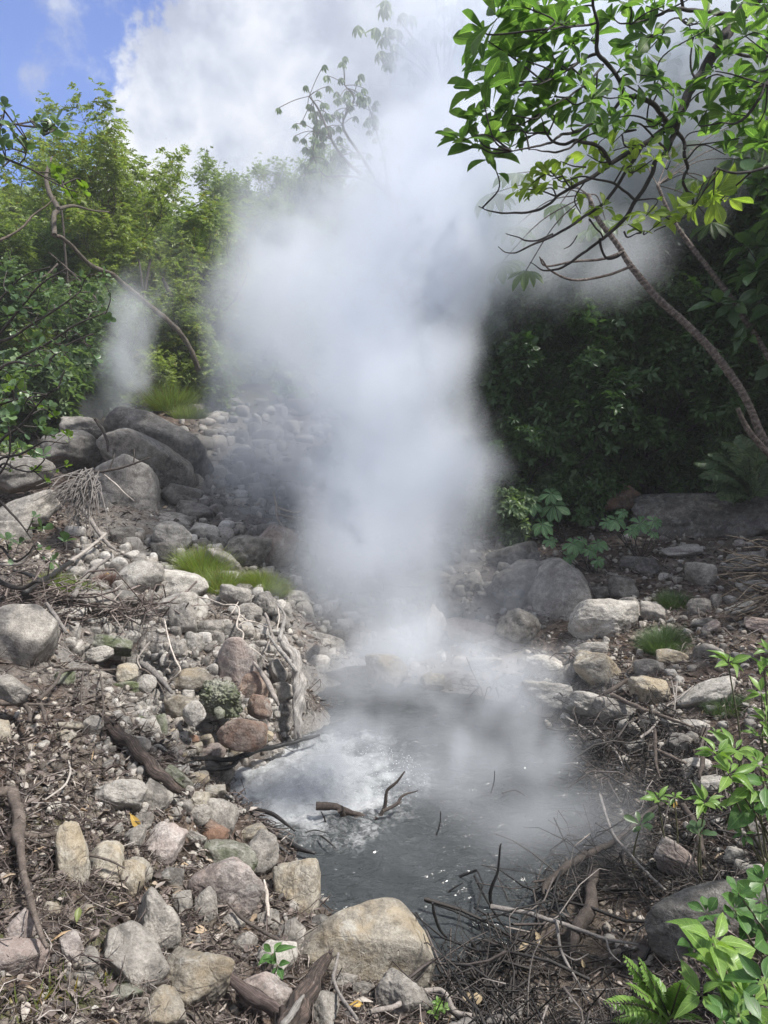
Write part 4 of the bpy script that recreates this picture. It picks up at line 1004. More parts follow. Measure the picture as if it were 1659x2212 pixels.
# ------------------------------------------------------------------ the near branch at the upper right
M_NEARLEAF = leaf_material("near_tree_leaf", (0.065, 0.135, 0.042), (0.10, 0.185, 0.058), (0.18, 0.27, 0.092), 0.60, 0.42, vein=True)
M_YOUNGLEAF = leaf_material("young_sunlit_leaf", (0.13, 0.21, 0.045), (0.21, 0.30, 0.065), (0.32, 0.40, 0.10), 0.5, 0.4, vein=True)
def c8(p): return 929 + .44 * p[0], .44 * p[1]
NB = [  # crop points with radii, and the depth at both ends
 ([(1700,-120,36),(1500,100,30),(1420,220,27),(1340,350,26),(1270,460,23),(1225,560,20),(1165,620,17),(1080,690,14),(980,745,12),(890,800,11),(800,870,10),(720,905,9),(640,955,7),(560,1020,7),(470,1045,6),(330,1045,4),(238,1015,2)],3.9,3.3),
 ([(1225,560,18),(1205,640,15),(1160,740,13),(1110,790,12),(1090,860,11),(1010,980,10),(950,1080,10),(850,1170,8),(770,1230,7),(650,1310,6),(560,1325,4),(490,1290,2)],3.65,3.5),
 ([(1040,720,9),(950,860,8),(870,980,8),(780,1050,7),(700,1100,7),(600,1160,6),(470,1220,5),(400,1245,3),(330,1212,2)],3.5,3.2),
 ([(600,1150,5),(530,1180,4),(470,1182,4),(430,1170,3),(368,1150,2)],3.3,3.25),
 ([(1170,612,14),(1130,550,13),(1080,500,12),(1020,480,11),(960,468,11),(930,400,10),(880,320,10),(820,262,10),(825,180,9),(820,110,8),(800,30,7),(795,-60,6)],3.7,3.1),
 ([(820,262,8),(760,290,7),(680,340,6),(600,390,5),(530,415,3)],3.35,3.1),
 ([(960,468,9),(880,560,8),(780,615,8),(710,650,7),(640,665,7),(590,700,6),(500,725,5),(400,740,3)],3.5,2.95),
 ([(850,320,6),(780,400,5),(700,460,5),(640,500,4),(560,540,2)],3.35,3.1),
 ([(885,805,10),(850,740,9),(790,705,9),(720,690,8),(650,705,7),(600,690,6),(565,640,4),(540,560,2)],3.45,3.15),
 ([(720,690,6),(680,730,5),(620,745,5),(560,740,4),(490,735,2)],3.3,3.1),
 ([(1205,640,10),(1245,690,9),(1250,760,9),(1265,830,8),(1240,890,7),(1260,940,7),(1290,965,6),(1275,1050,5),(1200,1090,4),(1100,1135,2)],3.65,3.7),
 ([(1010,980,7),(960,940,6),(900,900,6),(820,885,5),(740,870,4),(650,890,3),(590,840,2)],3.5,3.3),
 ([(1480,90,14),(1400,65,11),(1300,55,10),(1240,45,9),(1150,60,7),(1060,100,5),(990,115,3)],3.8,3.4),
 ([(1240,45,8),(1238,-20,7),(1236,-80,6)],3.7,3.6),
 ([(1450,235,10),(1530,270,8),(1659,275,7),(1760,270,5)],3.8,3.9),
 ([(820,110,6),(740,130,5),(640,135,4),(570,142,2)],3.2,2.95),
 ([(1760,300,9),(1659,400,9),(1620,480,8),(1560,560,7),(1500,600,6),(1430,600,3)],3.3,3.3),
 ([(1760,780,8),(1659,815,8),(1560,845,7),(1480,850,6),(1400,820,3)],3.3,3.3),
 ([(830,1170,7),(840,1230,6),(870,1270,6),(920,1265,5),(950,1240,4)],3.5,3.6),
 ([(780,1080,5),(830,1140,4),(850,1175,4)],3.4,3.5),
 ([(950,1140,5),(970,1165,4),(1050,1130,2)],3.6,3.7),
 ([(1165,620,6),(1100,605,5),(1000,570,4),(900,585,2)],3.6,3.4),
 ([(1160,740,6),(1080,650,5),(1000,600,4),(960,640,3),(900,700,2)],3.5,3.4),
 ([(1060,600,4),(1070,520,4),(1100,410,2)],3.6,3.5),
 ([(980,115,5),(1090,180,4),(1200,90,4),(1300,120,3),(1420,60,3)],3.5,3.7),
 ([(1270,460,8),(1310,400,6),(1280,330,5),(1290,200,4),(1330,150,2)],3.75,3.7),
 ([(720,1160,3),(690,1210,3),(655,1225,2)],3.3,3.3),([(880,800,4),(820,720,3),(865,672,2)],3.4,3.4),([(760,825,4),(700,815,3),(640,798,2)],3.4,3.4),
]
near = empty("near_tree", at(1700, 900, 4.2), 'near tree with dark forking branches and large green leaves hanging into the upper right', 'tree')
g = Geo(); NODES = []
for pts, Ya, Yb in NB:
    n = len(pts); P = []; R = []
    for i, (cx, cy_, r) in enumerate(pts):
        Y = Ya + (Yb - Ya) * i / (n - 1) + 0.03 * sin(i * 2.3 + cx); px, py = c8((cx, cy_)); p = at(px, py, Y); P.append(tuple(p)); R.append(r * .44 * Y / F * 0.95)
    P = catmull(P, 5); P = P + 0.006 * np.column_stack([gnoise(P * 14), gnoise(P * 14 + 5), gnoise(P * 14 + 9)])
    R = np.interp(np.linspace(0, 1, len(P)), np.linspace(0, 1, n), R)
    V, Fq = tube(P, R, 9, rough=.10, seed=pts[0][0]); g.add(V, Fq); NODES += [tuple(q) for q in P]
# trunk out of the frame, down to the ground
tb = [at(1677, -53, 3.9), Vector((2.62, 4.15, 4.35)), Vector((2.95, 4.5, 3.7)), Vector((3.12, 4.75, 2.6)), Vector((3.35, 4.8, 1.6)), Vector((3.4, 4.9, h1(3.4, 4.9) - .2))]
P = catmull([tuple(p) for p in tb], 5); V, Fq = tube(P, np.linspace(.035, .10, len(P)), 14, rough=.22); g.add(V, Fq)
nb_loc = Vector(near.location)
def under(root, name, geo, mat):
    me = geo.mesh(name, mat); me.transform(Matrix.Translation(-Vector(root.location))); return link_mesh(name, me, parent=root)
GNEAR = g
NODES = np.array(NODES)
RO = [(330,90,180),(280,200,170),(260,320,130),(250,450,150),(300,540,140),(160,690,130),(240,720,120),(300,780,110),(400,720,120),(350,400,150),(450,130,140),(560,60,120),(470,300,150),(600,270,150),
 (690,240,100),(620,470,140),(790,490,140),(560,560,140),(800,180,100),(900,90,90),(1010,210,110),(1090,180,110),(1060,260,90),(1110,380,70),(1020,420,110),(780,620,110),(860,630,90),(1180,560,90),(1250,440,90),
 (1350,90,110),(1290,200,100),(1350,150,100),(1450,280,120),(1480,560,110),(1430,630,100),(1560,540,110),(1620,350,120),(1640,700,100),(400,250,150),(380,560,120),(480,640,110),(430,480,120),(700,40,110),(500,30,150),(420,20,150),
 (1150,30,90),(1060,30,100),(1560,100,120),(1630,170,120),(1550,180,110),(1500,400,100),(1590,460,110),(1360,540,90),(940,330,60),(860,400,60),(880,580,70),(960,640,60),(1130,640,80),(1200,480,70),(1380,440,80),(1640,30,120),
 (560,420,110),(660,380,90),(520,200,120),(640,130,100),(740,330,80),(1000,520,80),(930,480,70),(700,560,80),(1400,350,90),(1520,680,80),(740,420,70),(350,650,110),(220,600,110),(1300,-20,110),(950,10,100),(1450,760,80),(1620,600,110)]
YO = [(770,760,90),(500,900,85),(440,930,80),(600,880,80),(740,1050,80),(850,1020,60),(970,1100,85),(1060,1060,80),(1390,960,110),(1300,1010,90),(1200,1050,80),(1460,975,100),(650,830,70),(900,740,80),(830,800,70),(1000,820,70),
 (560,850,80),(520,950,60),(690,870,70),(1130,1090,80),(1250,1060,80),(1330,960,80),(1180,790,70),(940,840,60),(1060,720,70),(1000,740,60),(1100,780,60)]
def hang_rosettes(root, lst, mat, name, rs, gt, Yl, nodes, kind='obovate', nleaf=8, up=.75, spread=(.75, 1.55), aspect=.215, droop=.12, unit_px=.44, conv=c8):
    gl = Geo()
    for (cx, cy_, L) in lst:
        px, py = conv((cx, cy_)); Y = Yl(cx, cy_) + rs.uniform(-.2, .2); p = np.array(at(px, py, Y)); Lw = L * unit_px * Y / F
        dd = np.linalg.norm(nodes - p, axis=1); j = dd.argmin(); q = nodes[j]
        out = unit(p - q + np.array([0, 0, .02])); mid = (p + q) / 2 + rs.normal(size=3) * .03
        T_ = catmull([q, mid, p], 6); V, Fq = tube(T_, np.linspace(.0042, .0022, len(T_)), 5); gt.add(V, Fq)
        N = unit(out * 0.8 + np.array([0, 0, up]) + rs.normal(size=3) * .25)
        rosettes(gl, [p], [N], Lw * (1.14 if kind == 'obovate' else 1.12), nleaf + rs.randint(-1, 2), kind, rs, spread, aspect, droop, .12)
        for k in range(2):                              # a few single leaves along the twig
            t = rs.uniform(.45, .9); pp = T_[int(t * (len(T_) - 1))]
            leaves(gl, [pp], [unit(out + rs.normal(size=3) * .8)], [np.array([0, 0, 1.0]) + rs.normal(size=3) * .4], [Lw * .75], [Lw * .75 * aspect], kind, rs, .12)
    under(root, name, gl, mat)
rs = np.random.RandomState(9)
hang_rosettes(near, RO, M_NEARLEAF, "foliage", rs, GNEAR, lambda x, y: 3.0 + .55 * np.clip(x / 1500, 0, 1), NODES)
hang_rosettes(near, YO, M_YOUNGLEAF, "young_foliage", rs, GNEAR, lambda x, y: 3.5, NODES, nleaf=7)
under(near, "branches", GNEAR, M_DARKBARK)

# ------------------------------------------------------------------ leaning ringed trunks with umbrella leaves
M_UMB = leaf_material("umbrella_leaf", (0.05, 0.10, 0.035), (0.09, 0.155, 0.05), (0.14, 0.21, 0.07), 0.4, vein=True)
def palmate(geo, c, N, R, rs, lobes=9, aspect=.17, droop=.3, kind='obovate'):
    N = unit(N); ref = unit(np.cross(N, [0.3, 1, 0.2])); bi = np.cross(N, ref); D = []; 
    for k in range(lobes):
        a = (k + .5) / lobes * 2 * pi * .93; d = cos(a) * ref + sin(a) * bi - N * .15; d = d + np.array([0, 0, -droop]); D.append(unit(d))
    L = R * rs.uniform(.8, 1.1, lobes)
    leaves(geo, [c] * lobes, D, [N] * lobes, L, L * aspect, kind, rs, .1)
def trunk_px(pts, Y0, Y1, ring=0.0, conv=None, sides=12, step=8, rough=.05):
    P = []; R = []; n = len(pts)
    for i, (x, y, r) in enumerate(pts):
        Y = Y0 + (Y1 - Y0) * i / (n - 1)
        if conv: x, y = conv((x, y))
        P.append(tuple(at(x, y, Y))); R.append(r * Y / F)
    P = catmull(P, step); R = np.interp(np.linspace(0, 1, len(P)), np.linspace(0, 1, n), R)
    if ring:
        R = R * .66
        s = np.concatenate([[0], np.cumsum(np.linalg.norm(np.diff(P, axis=0), axis=1))]); R = R * (1 + ring * (np.abs(((s + .03 * np.sin(s * 9) + .02 * np.sin(s * 23)) / .05) % 1 - .5) < .17)) * (1 + .05 * np.sin(s * 7.3))
    return tube(P, R, sides, rough=rough, seed=pts[0][0]), P
for pts, Y0, Y1, extra, label in [
  ([(1700,1010,14),(1651,953,13),(1615,870,12),(1580,813,12),(1532,751,11.5),(1475,694,11),(1426,650,10.5),(1395,615,10),(1360,571,9.5),(1338,535,9),(1318,508,8),(1290,470,7),(1270,420,6)],6.3,6.9,
   [([(1700,1020,9),(1651,971,9),(1615,927,9),(1593,883,7)],6.3,6.25),([(1345,545,5),(1300,560,4),(1240,565,4),(1180,575,3),(1165,555,2)],6.7,6.4),([(1365,575,4),(1310,595,4),(1240,605,4),(1190,585,3),(1170,560,2)],6.6,6.2)],'leaning ringed brown trunk with a broken side stub on the right'),
  ([(1720,860,10),(1659,769,9),(1615,698,9),(1576,641,8.5),(1536,588,8),(1492,531,7),(1450,470,6),(1420,400,5)],7.6,7.9,[],'thinner ringed trunk leaning parallel behind the first one')]:
    b = at(pts[0][0], pts[0][1], Y0); r = empty("leaning_tree", (b.x, b.y, h1(b.x, b.y)), label, 'tree', 'leaning ringed trunks'); g = Geo()
    (V, Fq), P = trunk_px(pts, Y0, Y1, ring=.10, step=22); sl = np.concatenate([[0], np.cumsum(np.linalg.norm(np.diff(P, axis=0), axis=1))]); g.add(V, Fq, np.column_stack([(np.arange(len(V)) % 12) / 12, np.concatenate([np.repeat(sl, 12), np.zeros(24)]) / .05 + .01]))
    low = np.array([[b.x, b.y, b.z], [b.x + .15, b.y, (b.z + h1(b.x, b.y)) / 2], [b.x + .2, b.y, h1(b.x, b.y) - .2]]); R0 = pts[0][2] * Y0 / F
    V, Fq = tube(catmull(low, 6), np.linspace(R0, R0 * 1.4, 13), 12); g.add(V, Fq)
    for e, ya, yb in extra: (V, Fq), _ = trunk_px(e, ya, yb, ring=.08, step=10); g.add(V, Fq)
    under(r, "trunk", g, M_RINGBARK)
    gl = Geo(); gs = Geo(); rs = np.random.RandomState(int(Y0 * 10)); top = P[-1]
    lst = [(300,950,.30),(420,1110,.28),(430,850,.28),(780,1125,.24),(860,1080,.24),(640,1000,.25),(350,1290,.28),(470,1330,.25)] if Y0 < 7 else [(1310,880,.3),(1400,890,.3),(1490,780,.35),(1380,1090,.3),(1550,700,.3),(920,670,.4),(1240,700,.3),(1520,600,.3)]
    for cx, cy_, R in lst:
        px, py = c8((cx, cy_)); p = np.array(at(px, py, Y1 + rs.uniform(.6, 1.6))); palmate(gl, p, [rs.uniform(-.5, .3), -.5, 1], R, rs)
        T_ = catmull([top, (top + p) / 2 + [0, 0, .1], p], 5); V, Fq = tube(T_, np.full(len(T_), .006), 5); gs.add(V, Fq)
    under(r, "umbrella_leaves", gl, M_UMB); under(r, "leaf_stalks", gs, M_RINGBARK)

# ------------------------------------------------------------------ bare limbs standing in the left wood
def limb(name, label, pts, Y0, Y1, mat=M_BARK, group='bare limbs in the left wood', subs=()):
    pts = [(a, b, r * .56) for a, b, r in pts]; (V, Fq), P = trunk_px(pts, Y0, Y1, step=6, sides=9, rough=.3); P = None or P; g = Geo(); g.add(V, Fq)
    for s in subs: (V, Fq), _ = trunk_px(s, Y0, Y1, step=5, sides=7, rough=.1); g.add(V, Fq)
    b = P[-1] if P[-1][2] < P[0][2] else P[0]
    o = link_mesh(name, None if False else g.mesh(name, mat)); return tag(o, label, 'limb', group)
M_LIMB = bark_material("brown_limb_bark", (0.05, 0.040, 0.032), (0.10, 0.082, 0.064), (0.20, 0.17, 0.135))
limb("tree_limb", 'long curved brown limb sweeping down across the left wood', [(112,507,5),(137,516,7),(158,534,7.5),(180,559,8),(202,577,8),(238,590,8.5),(259,606,9),(288,631,9),(331,667,9),(374,703,10),(407,746,10),(430,800,11)],10.5,12.5,M_LIMB,
     subs=[[(118,508,5),(117,465,5),(126,451,5),(108,419,5),(100,380,4),(112,340,2)],[(126,451,4),(160,445,3),(200,455,2),(235,458,1.5)]])
limb("tree_limb", 'bare limb entering from the left edge and rising to the right', [(-20,528,5),(20,510,4.5),(50,490,4),(72,465,3.5),(101,444,2),(120,425,1.5)],9.5,9.9,M_LIMB)
limb("tree_limb", 'dark twisted trunk above the rocks beside the steam wisp', [(352,600,5),(362,625,7),(374,653,8),(380,690,9),(392,726,9),(412,770,10)],12.6,12.9,M_BARK)
limb("tree_limb", 'thin dark stem forked in a narrow V in the left wood', [(300,560,3),(306,600,4),(310,640,4),(318,700,5)],13,13,M_BARK,subs=[[(325,560,3),(318,600,3),(312,630,4)]])
limb("tree_limb", 'straight dark stem behind the curved limb', [(132,440,3),(138,500,4),(142,560,4),(150,640,5),(158,740,6)],12.5,12.5,M_BARK)
limb("tree_limb", 'thin bare branches low in the left wood', [(105,545,2),(140,575,3),(180,615,3.5),(215,655,4),(240,700,4)],11.5,11.8,M_BARK,subs=[[(75,602,2),(100,595,2.5),(125,570,2)]])
# tall tree on the hill with umbrella leaves against the cloud
r = empty("tree", at(860, 520, 26), 'tall sparse tree with drooping umbrella leaves against the grey cloud', 'tree'); g = Geo(); gl = Geo(); rs = np.random.RandomState(3)
for pts in [[(900,560,9),(860,470,7),(835,415,5),(790,385,4),(745,345,3),(715,300,2.5),(690,240,2),(668,208,1.5)],[(820,400,4),(775,330,3),(740,270,2.5),(765,215,2),(745,185,1)],[(840,420,4),(830,340,3),(815,290,2),(800,240,1.5)],[(790,385,3),(740,380,2),(700,378,1.5),(672,330,1)],[(850,450,4),(900,360,3),(920,300,2)],[(715,300,2),(690,290,1.5),(675,278,1)]]:
    (V, Fq), P = trunk_px(pts, 26, 26, step=5, sides=6); g.add(V, Fq)
    for q in list(P[len(P)//2::3]) + [P[-1]]:
        for k in range(5):
            e_ = q + rs.normal(size=3) * .32; palmate(gl, e_, [rs.uniform(-.4, .4), -.2, 1], .24, rs, 8, .2, .9, 'small')
            V_, F_ = tube(catmull([q, (q + e_) / 2 + [0, 0, .05], e_], 3), np.full(7, .012), 4); g.add(V_, F_)
under(r, "trunk", g, M_BARK); under(r, "crown", gl, LM['bluish'])
r = empty("tree", at(900, 200, 22), 'pale leafy branch top lost in steam at the top of the photo', 'tree'); gl = Geo(); g = Geo()
for (x0, y0) in [(860,40),(880,80),(830,60),(900,120),(850,110),(960,20),(990,5),(930,60),(1010,15)]:
    p = np.array(at(x0, y0, 20)); [palmate(gl, p + rs.normal(size=3) * .35, [rs.uniform(-.3, .3), -.3, 1], .32, rs, 8, .2, .8, 'small') for _q in range(4)]
    (V, Fq), P = trunk_px([(960, 200, 3), ((960 + x0) / 2, (200 + y0) / 2 - 10, 2), (x0, y0, 1)], 20, 20, step=4, sides=5); g.add(V, Fq)
under(r, "trunk", g, M_BARK); under(r, "crown", gl, LM['bluish'])

# ------------------------------------------------------------------ round-leaved shrub at the left edge
M_ROUND = leaf_material("round_leaf", (0.065, 0.12, 0.06), (0.11, 0.18, 0.085), (0.17, 0.245, 0.12), 0.28, 0.32, vein=False)
M_ROUNDY = leaf_material("round_young_leaf", (0.11, 0.19, 0.03), (0.17, 0.27, 0.045), (0.24, 0.34, 0.06), 0.4, 0.35)
M_SHRUBSTEM = bark_material("dark_shrub_stem", (0.022, 0.019, 0.018), (0.05, 0.043, 0.04), (0.12, 0.105, 0.095), scale=30)
def shrub(label, stems, lst, ylst, Yc, conv, upx, name="round_leaved_shrub", kind='round', aspect=.36, nleaf=5, spread=(.4, 1.25)):
    b = at(stems[0][0][0], stems[0][0][1], Yc) if conv is None else at(*conv(stems[0][0][:2]), Yc)
    r = empty(name, (b.x, b.y, h1(b.x, b.y)), label, 'shrub', 'round-leaved shrubs at the left edge'); g = Geo(); nodes = []
    for pts in stems:
        (V, Fq), P = trunk_px(pts, Yc, Yc - .1, step=5, sides=7, rough=.1, conv=conv); g.add(V, Fq); nodes.append(P)
    nodes = np.vstack(nodes); rs = np.random.RandomState(int(Yc * 10))
    cv = conv or (lambda p: p)
    hang_rosettes(r, lst, M_ROUND, "foliage", rs, g, lambda x, y: Yc, nodes, kind, nleaf, .7, spread, aspect, 0, upx, cv)
    if ylst: hang_rosettes(r, ylst, M_ROUNDY, "young_foliage", rs, g, lambda x, y: Yc + .1, nodes, kind, nleaf, .7, spread, aspect, 0, upx, cv)
    under(r, "stems", g, M_SHRUBSTEM)
cL = lambda p: (.225 * p[0], 829.5 + .225 * p[1])
shrub('near shrub with glossy round green leaves beside the left rock pile',
  [[(-120,900,3),(0,560,3),(200,400,2.5),(380,180,2),(500,60,1.5)],[(-120,250,3),(60,180,2.5),(250,130,2),(420,110,2),(560,40,1.5)],[(-150,900,3),(0,720,3),(180,680,2.5),(300,620,2),(400,560,2),(470,550,1.5)],
   [(-100,1000,3),(20,770,2.5),(160,820,2),(300,840,2),(400,760,1.5),(430,720,1.5)],[(-150,1050,3),(0,1130,3),(100,1230,2.5),(200,1340,2),(300,1480,1.5)],[(-150,1700,4),(0,1560,3),(130,1700,3),(260,1640,2),(330,1540,1.5)],
   [(-100,1000,2.5),(80,720,2),(90,430,2),(30,250,1.5)],[(-150,1750,6),(0,1900,6),(200,1960,5),(340,1900,4),(400,1900,3)]],
  [(40,240,110),(110,300,110),(90,390,100),(230,210,90),(470,220,80),(300,100,60),(380,400,75),(450,500,90),(530,500,70),(210,620,70),(420,690,85),(290,700,80),(410,1400,110),(620,1520,95),(180,1540,100),(60,1500,80),(490,1700,90),(40,60,90),(560,30,70),(320,1280,60),(0,380,90),(150,20,80)],
  [(640,780,55),(640,480,55),(30,540,60),(310,850,60),(660,500,50),(180,620,60),(260,640,60),(350,830,50),(110,80,60),(240,130,60),(350,220,50),(430,930,50),(520,310,50),(100,740,50)],3.9,cL,.225)
cT = lambda p: (.36 * p[0], 199 + .36 * p[1])
shrub('upper shrub branch with small round leaves against the blue sky',
  [[(-60,210,2.5),(60,190,2),(150,205,1.8),(260,215,1.5),(330,225,1.2)],[(-60,360,3),(60,410,2.5),(200,470,2),(300,530,1.5),(400,580,1.2),(470,600,1)],[(-30,240,1.5),(20,160,1.2),(25,110,1)],[(120,430,1.2),(150,390,1),(160,350,1)]],
  [(30,100,48),(90,155,42),(200,185,45),(240,172,50),(330,190,60),(290,240,60),(60,215,50),(80,290,50),(25,290,50),(30,350,55),(160,350,60),(30,430,55),(350,215,55),(265,220,40),(10,260,50)],
  [(300,465,60),(370,570,70),(480,590,70),(330,480,50),(440,640,40)],3.6,cT,.36)
shrub('grey-green small-leaved shrub rising in front of the left wood',
  [[(-60,1500,4),(60,1480,3),(180,1400,2.5),(330,1310,2),(480,1200,1.5)],[(-60,1700,4),(80,1620,3),(240,1640,2.5),(400,1520,2),(560,1450,1.5)],[(-40,1500,3),(120,1300,2.5),(250,1150,2),(400,1060,1.5)],[(100,1600,3),(300,1500,2.5),(450,1400,2),(640,1320,1.2)],[(-40,1300,3),(40,1200,2),(150,1100,1.5),(300,1050,1)]],
  [(40+37*(k % 17)+15*(k % 3), 1080+((k*53) % 560), 40) for k in range(44)]+[(40,1340,60),(190,1480,65),(230,1530,60),(210,1560,60),(270,1650,60),(350,1730,70),(30,1600,60)],
  [(100,1760,50),(150,1790,50),(60,1740,40)],5.2,cT,.36,aspect=.33)

# ------------------------------------------------------------------ grass tufts
M_GRASS = leaf_material("grass_blade", (0.15, 0.21, 0.06), (0.24, 0.31, 0.09), (0.38, 0.42, 0.17), 0.4, old=.15)
M_GRASSD = leaf_material("dark_grass_blade", (0.05, 0.10, 0.04), (0.085, 0.14, 0.06), (0.15, 0.19, 0.09), 0.3)
M_GRASSB = leaf_material("bright_moss_grass", (0.13, 0.17, 0.05), (0.20, 0.25, 0.075), (0.34, 0.38, 0.15), 0.42, old=.07)
def tuft(label, px, py, rpx, hpx, n, mat, lean=.7, w=.0011, Y=None, squash=1.0):
    p = at(px, py, Y) if Y else ground_hit(px, py); D = p.y; n = int(n * 2.6) if n > 50 else n; R = rpx * D / F; Hh = hpx * D / F; rs = np.random.RandomState(int(px * 3 + py))
    a = rs.uniform(0, 6.28, n); q = R * .95 * np.sqrt(rs.rand(n)); x = p.x + q * np.cos(a); y = p.y + q * np.sin(a) * squash
    pos = np.column_stack([x, y, H(np.column_stack([x, y])) if not Y else np.full(n, p.z)])
    d = np.column_stack([np.cos(a) * q / R * lean * .7, np.sin(a) * q / R * lean * .7, np.ones(n)]) + rs.normal(size=(n, 3)) * [.42, .42, .12]
    g = Geo(); L = Hh * rs.uniform(.5, 1.15, n)
    leaves(g, pos, d, np.column_stack([np.cos(a), np.sin(a), np.full(n, -.1)]) * -1, L, np.full(n, w * D / 4), 'strap', rs)
    me = g.mesh("grass_tuft", mat); me.transform(Matrix.Translation(-p)); o = link_mesh("grass_tuft", me); o.location = p
    return tag(o, label, 'grass tuft', 'grass tufts among the rocks')
tuft('tall yellow-green grass tuft on top of the left rock pile', 368, 888, 42, 66, 420, M_GRASS, .8, Y=10.6)
tuft('grass tuft hanging over the right end of the dark slab', 410, 905, 34, 34, 400, M_GRASS, 1.0, Y=10.2)
tuft('pale misty grass tuft between the smooth pale boulders', 440, 1240, 46, 62, 700, M_GRASS)
tuft('misty grass tuft continuing right of the pale one', 480, 1270, 44, 50, 420, M_GRASS)
tuft('bright green grass hummock beside the plume of steam', 575, 1280, 40, 48, 1100, M_GRASSB)
tuft('bright green grass patch behind the black leaning branch', 125, 1275, 36, 40, 700, M_GRASSB)
tuft('bright green grass patch under the pale leaning stick', 175, 1292, 34, 36, 600, M_GRASSB)
tuft('dark grass tuft farther up the right bank', 1455, 1308, 30, 34, 380, M_GRASSD, 1.0)
tuft('dark rounded grass tuft in the middle of the right bank', 1432, 1398, 40, 46, 700, M_GRASSD, 1.1)
tuft('sparse dull grass tuft right of the long pale block', 1570, 1535, 42, 30, 500, M_GRASSD, 1.1)
tuft('red-brown dry grass beside the smooth pale boulder', 240, 1268, 24, 30, 500, bark_material("dry_red_grass", (.10, .05, .04), (.17, .10, .08), (.25, .17, .13)), .6)
for k, (px, py, h) in enumerate([(35,2185,60),(80,2170,55),(110,2150,50),(60,2200,40),(135,2120,45),(160,2165,50),(285,2080,34),(228,2120,40)]):
    tuft(['single bright blades of grass at the bottom left corner', 'thin grass shoots behind the corner blades', 'grass blades beside the mossy stone', 'short grass at the very corner', 'upright blade pair near the whitish corner boulder', 'grass shoots under the flat mossy stone', 'grass shoot growing in front of the sharp edged boulder', 'grass shoots beside the sharp edged boulder'][k], px, py, 16, h, 7, M_GRASSB, .7, w=.007)

# ------------------------------------------------------------------ seedlings, ferns and leafy plants
M_SEED = leaf_material("seedling_leaf", (0.10, 0.20, 0.09), (0.15, 0.28, 0.13), (0.22, 0.36, 0.17), 0.3, 0.4, vein=True)
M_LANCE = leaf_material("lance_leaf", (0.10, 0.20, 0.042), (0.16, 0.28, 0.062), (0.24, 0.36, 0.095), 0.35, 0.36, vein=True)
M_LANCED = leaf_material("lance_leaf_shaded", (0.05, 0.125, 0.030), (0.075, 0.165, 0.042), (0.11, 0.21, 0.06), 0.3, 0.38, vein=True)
M_STEM = bark_material("green_stem", (0.05, 0.055, 0.03), (0.09, 0.09, 0.05), (0.15, 0.14, 0.09), scale=40)
def plant(name, label, cat, centres, foot, Y, mat, group=None, kind='lance', nleaf=8, aspect=.19, fan=False, stemr=.006, up=.9, spread=(.55, 1.45), droop=.1, stemmat=None, conv=None):
    f = ground_hit(*foot) if Y is None else at(foot[0], foot[1], Y); fz = h1(f.x, f.y); f = Vector((f.x, f.y, fz)); Yb = f.y if Y is None else Y
    r = empty(name, f, label, cat, group); gl = Geo(); gs = Geo(); rs = np.random.RandomState(int(foot[0] + foot[1] * 7))
    for (x, y, L) in centres:
        Yp = Yb + rs.uniform(-.08, .08); p = np.array(at(x, y, Yp)); Lw = L * Yp / F
        if fan: palmate(gl, p, [rs.uniform(-.3, .3), -.75, .75], Lw, rs, 7, .23, .25)
        else: rosettes(gl, [p], [unit(np.array([rs.uniform(-.3, .3), -.35, up]))], Lw * 1.1, nleaf, kind, rs, spread, aspect, droop, .12)
        mid = (np.array(f) * .5 + p * .5) + rs.normal(size=3) * .03 + [0, 0, -.05]
        T_ = catmull([np.array(f) + rs.normal(size=3) * [.02, .02, 0], mid, p], 7); V, Fq = tube(T_, np.linspace(stemr, stemr * .5, len(T_)), 6); gs.add(V, Fq)
    under(r, "leaves", gl, mat); under(r, "stem", gs, stemmat or M_STEM); return r
c6 = lambda x, y: (1062 + .36 * x, 1062 + .36 * y)
def c6l(l): return [(*c6(x, y), s) for x, y, s in l]
plant("palmate_seedling", 'palmate leaved seedling largest and leftmost of the right bank', 'seedling', c6l([(230,60,36),(370,80,38),(300,190,32),(355,10,30)]), c6(440,330), 8.6, M_SEED, 'palmate seedlings', fan=True, stemmat=M_DARKBARK)
plant("palmate_seedling", 'dim low seedling in the mist left of the largest one', 'seedling', c6l([(50,180,26),(140,190,26),(60,240,24),(20,210,20),(90,130,22)]), c6(110,300), 8.9, M_SEED, 'palmate seedlings', fan=True, stemmat=M_DARKBARK)
plant("palmate_seedling", 'bright palmate seedling standing before the shaded cliff rock', 'seedling', c6l([(745,170,28),(890,190,32),(975,175,22),(790,120,18),(690,180,20),(840,230,20),(970,250,16)]), c6(890,400), 7.7, M_SEED, 'palmate seedlings', fan=True, stemmat=M_DARKBARK)
plant("palmate_seedling", 'low palmate seedling above the white veined boulder', 'seedling', c6l([(490,310,28),(635,310,28),(590,350,24),(640,410,20),(460,385,20),(350,290,20),(540,290,20)]), c6(600,450), 7.5, M_SEED, 'palmate seedlings', fan=True, stemmat=M_DARKBARK)
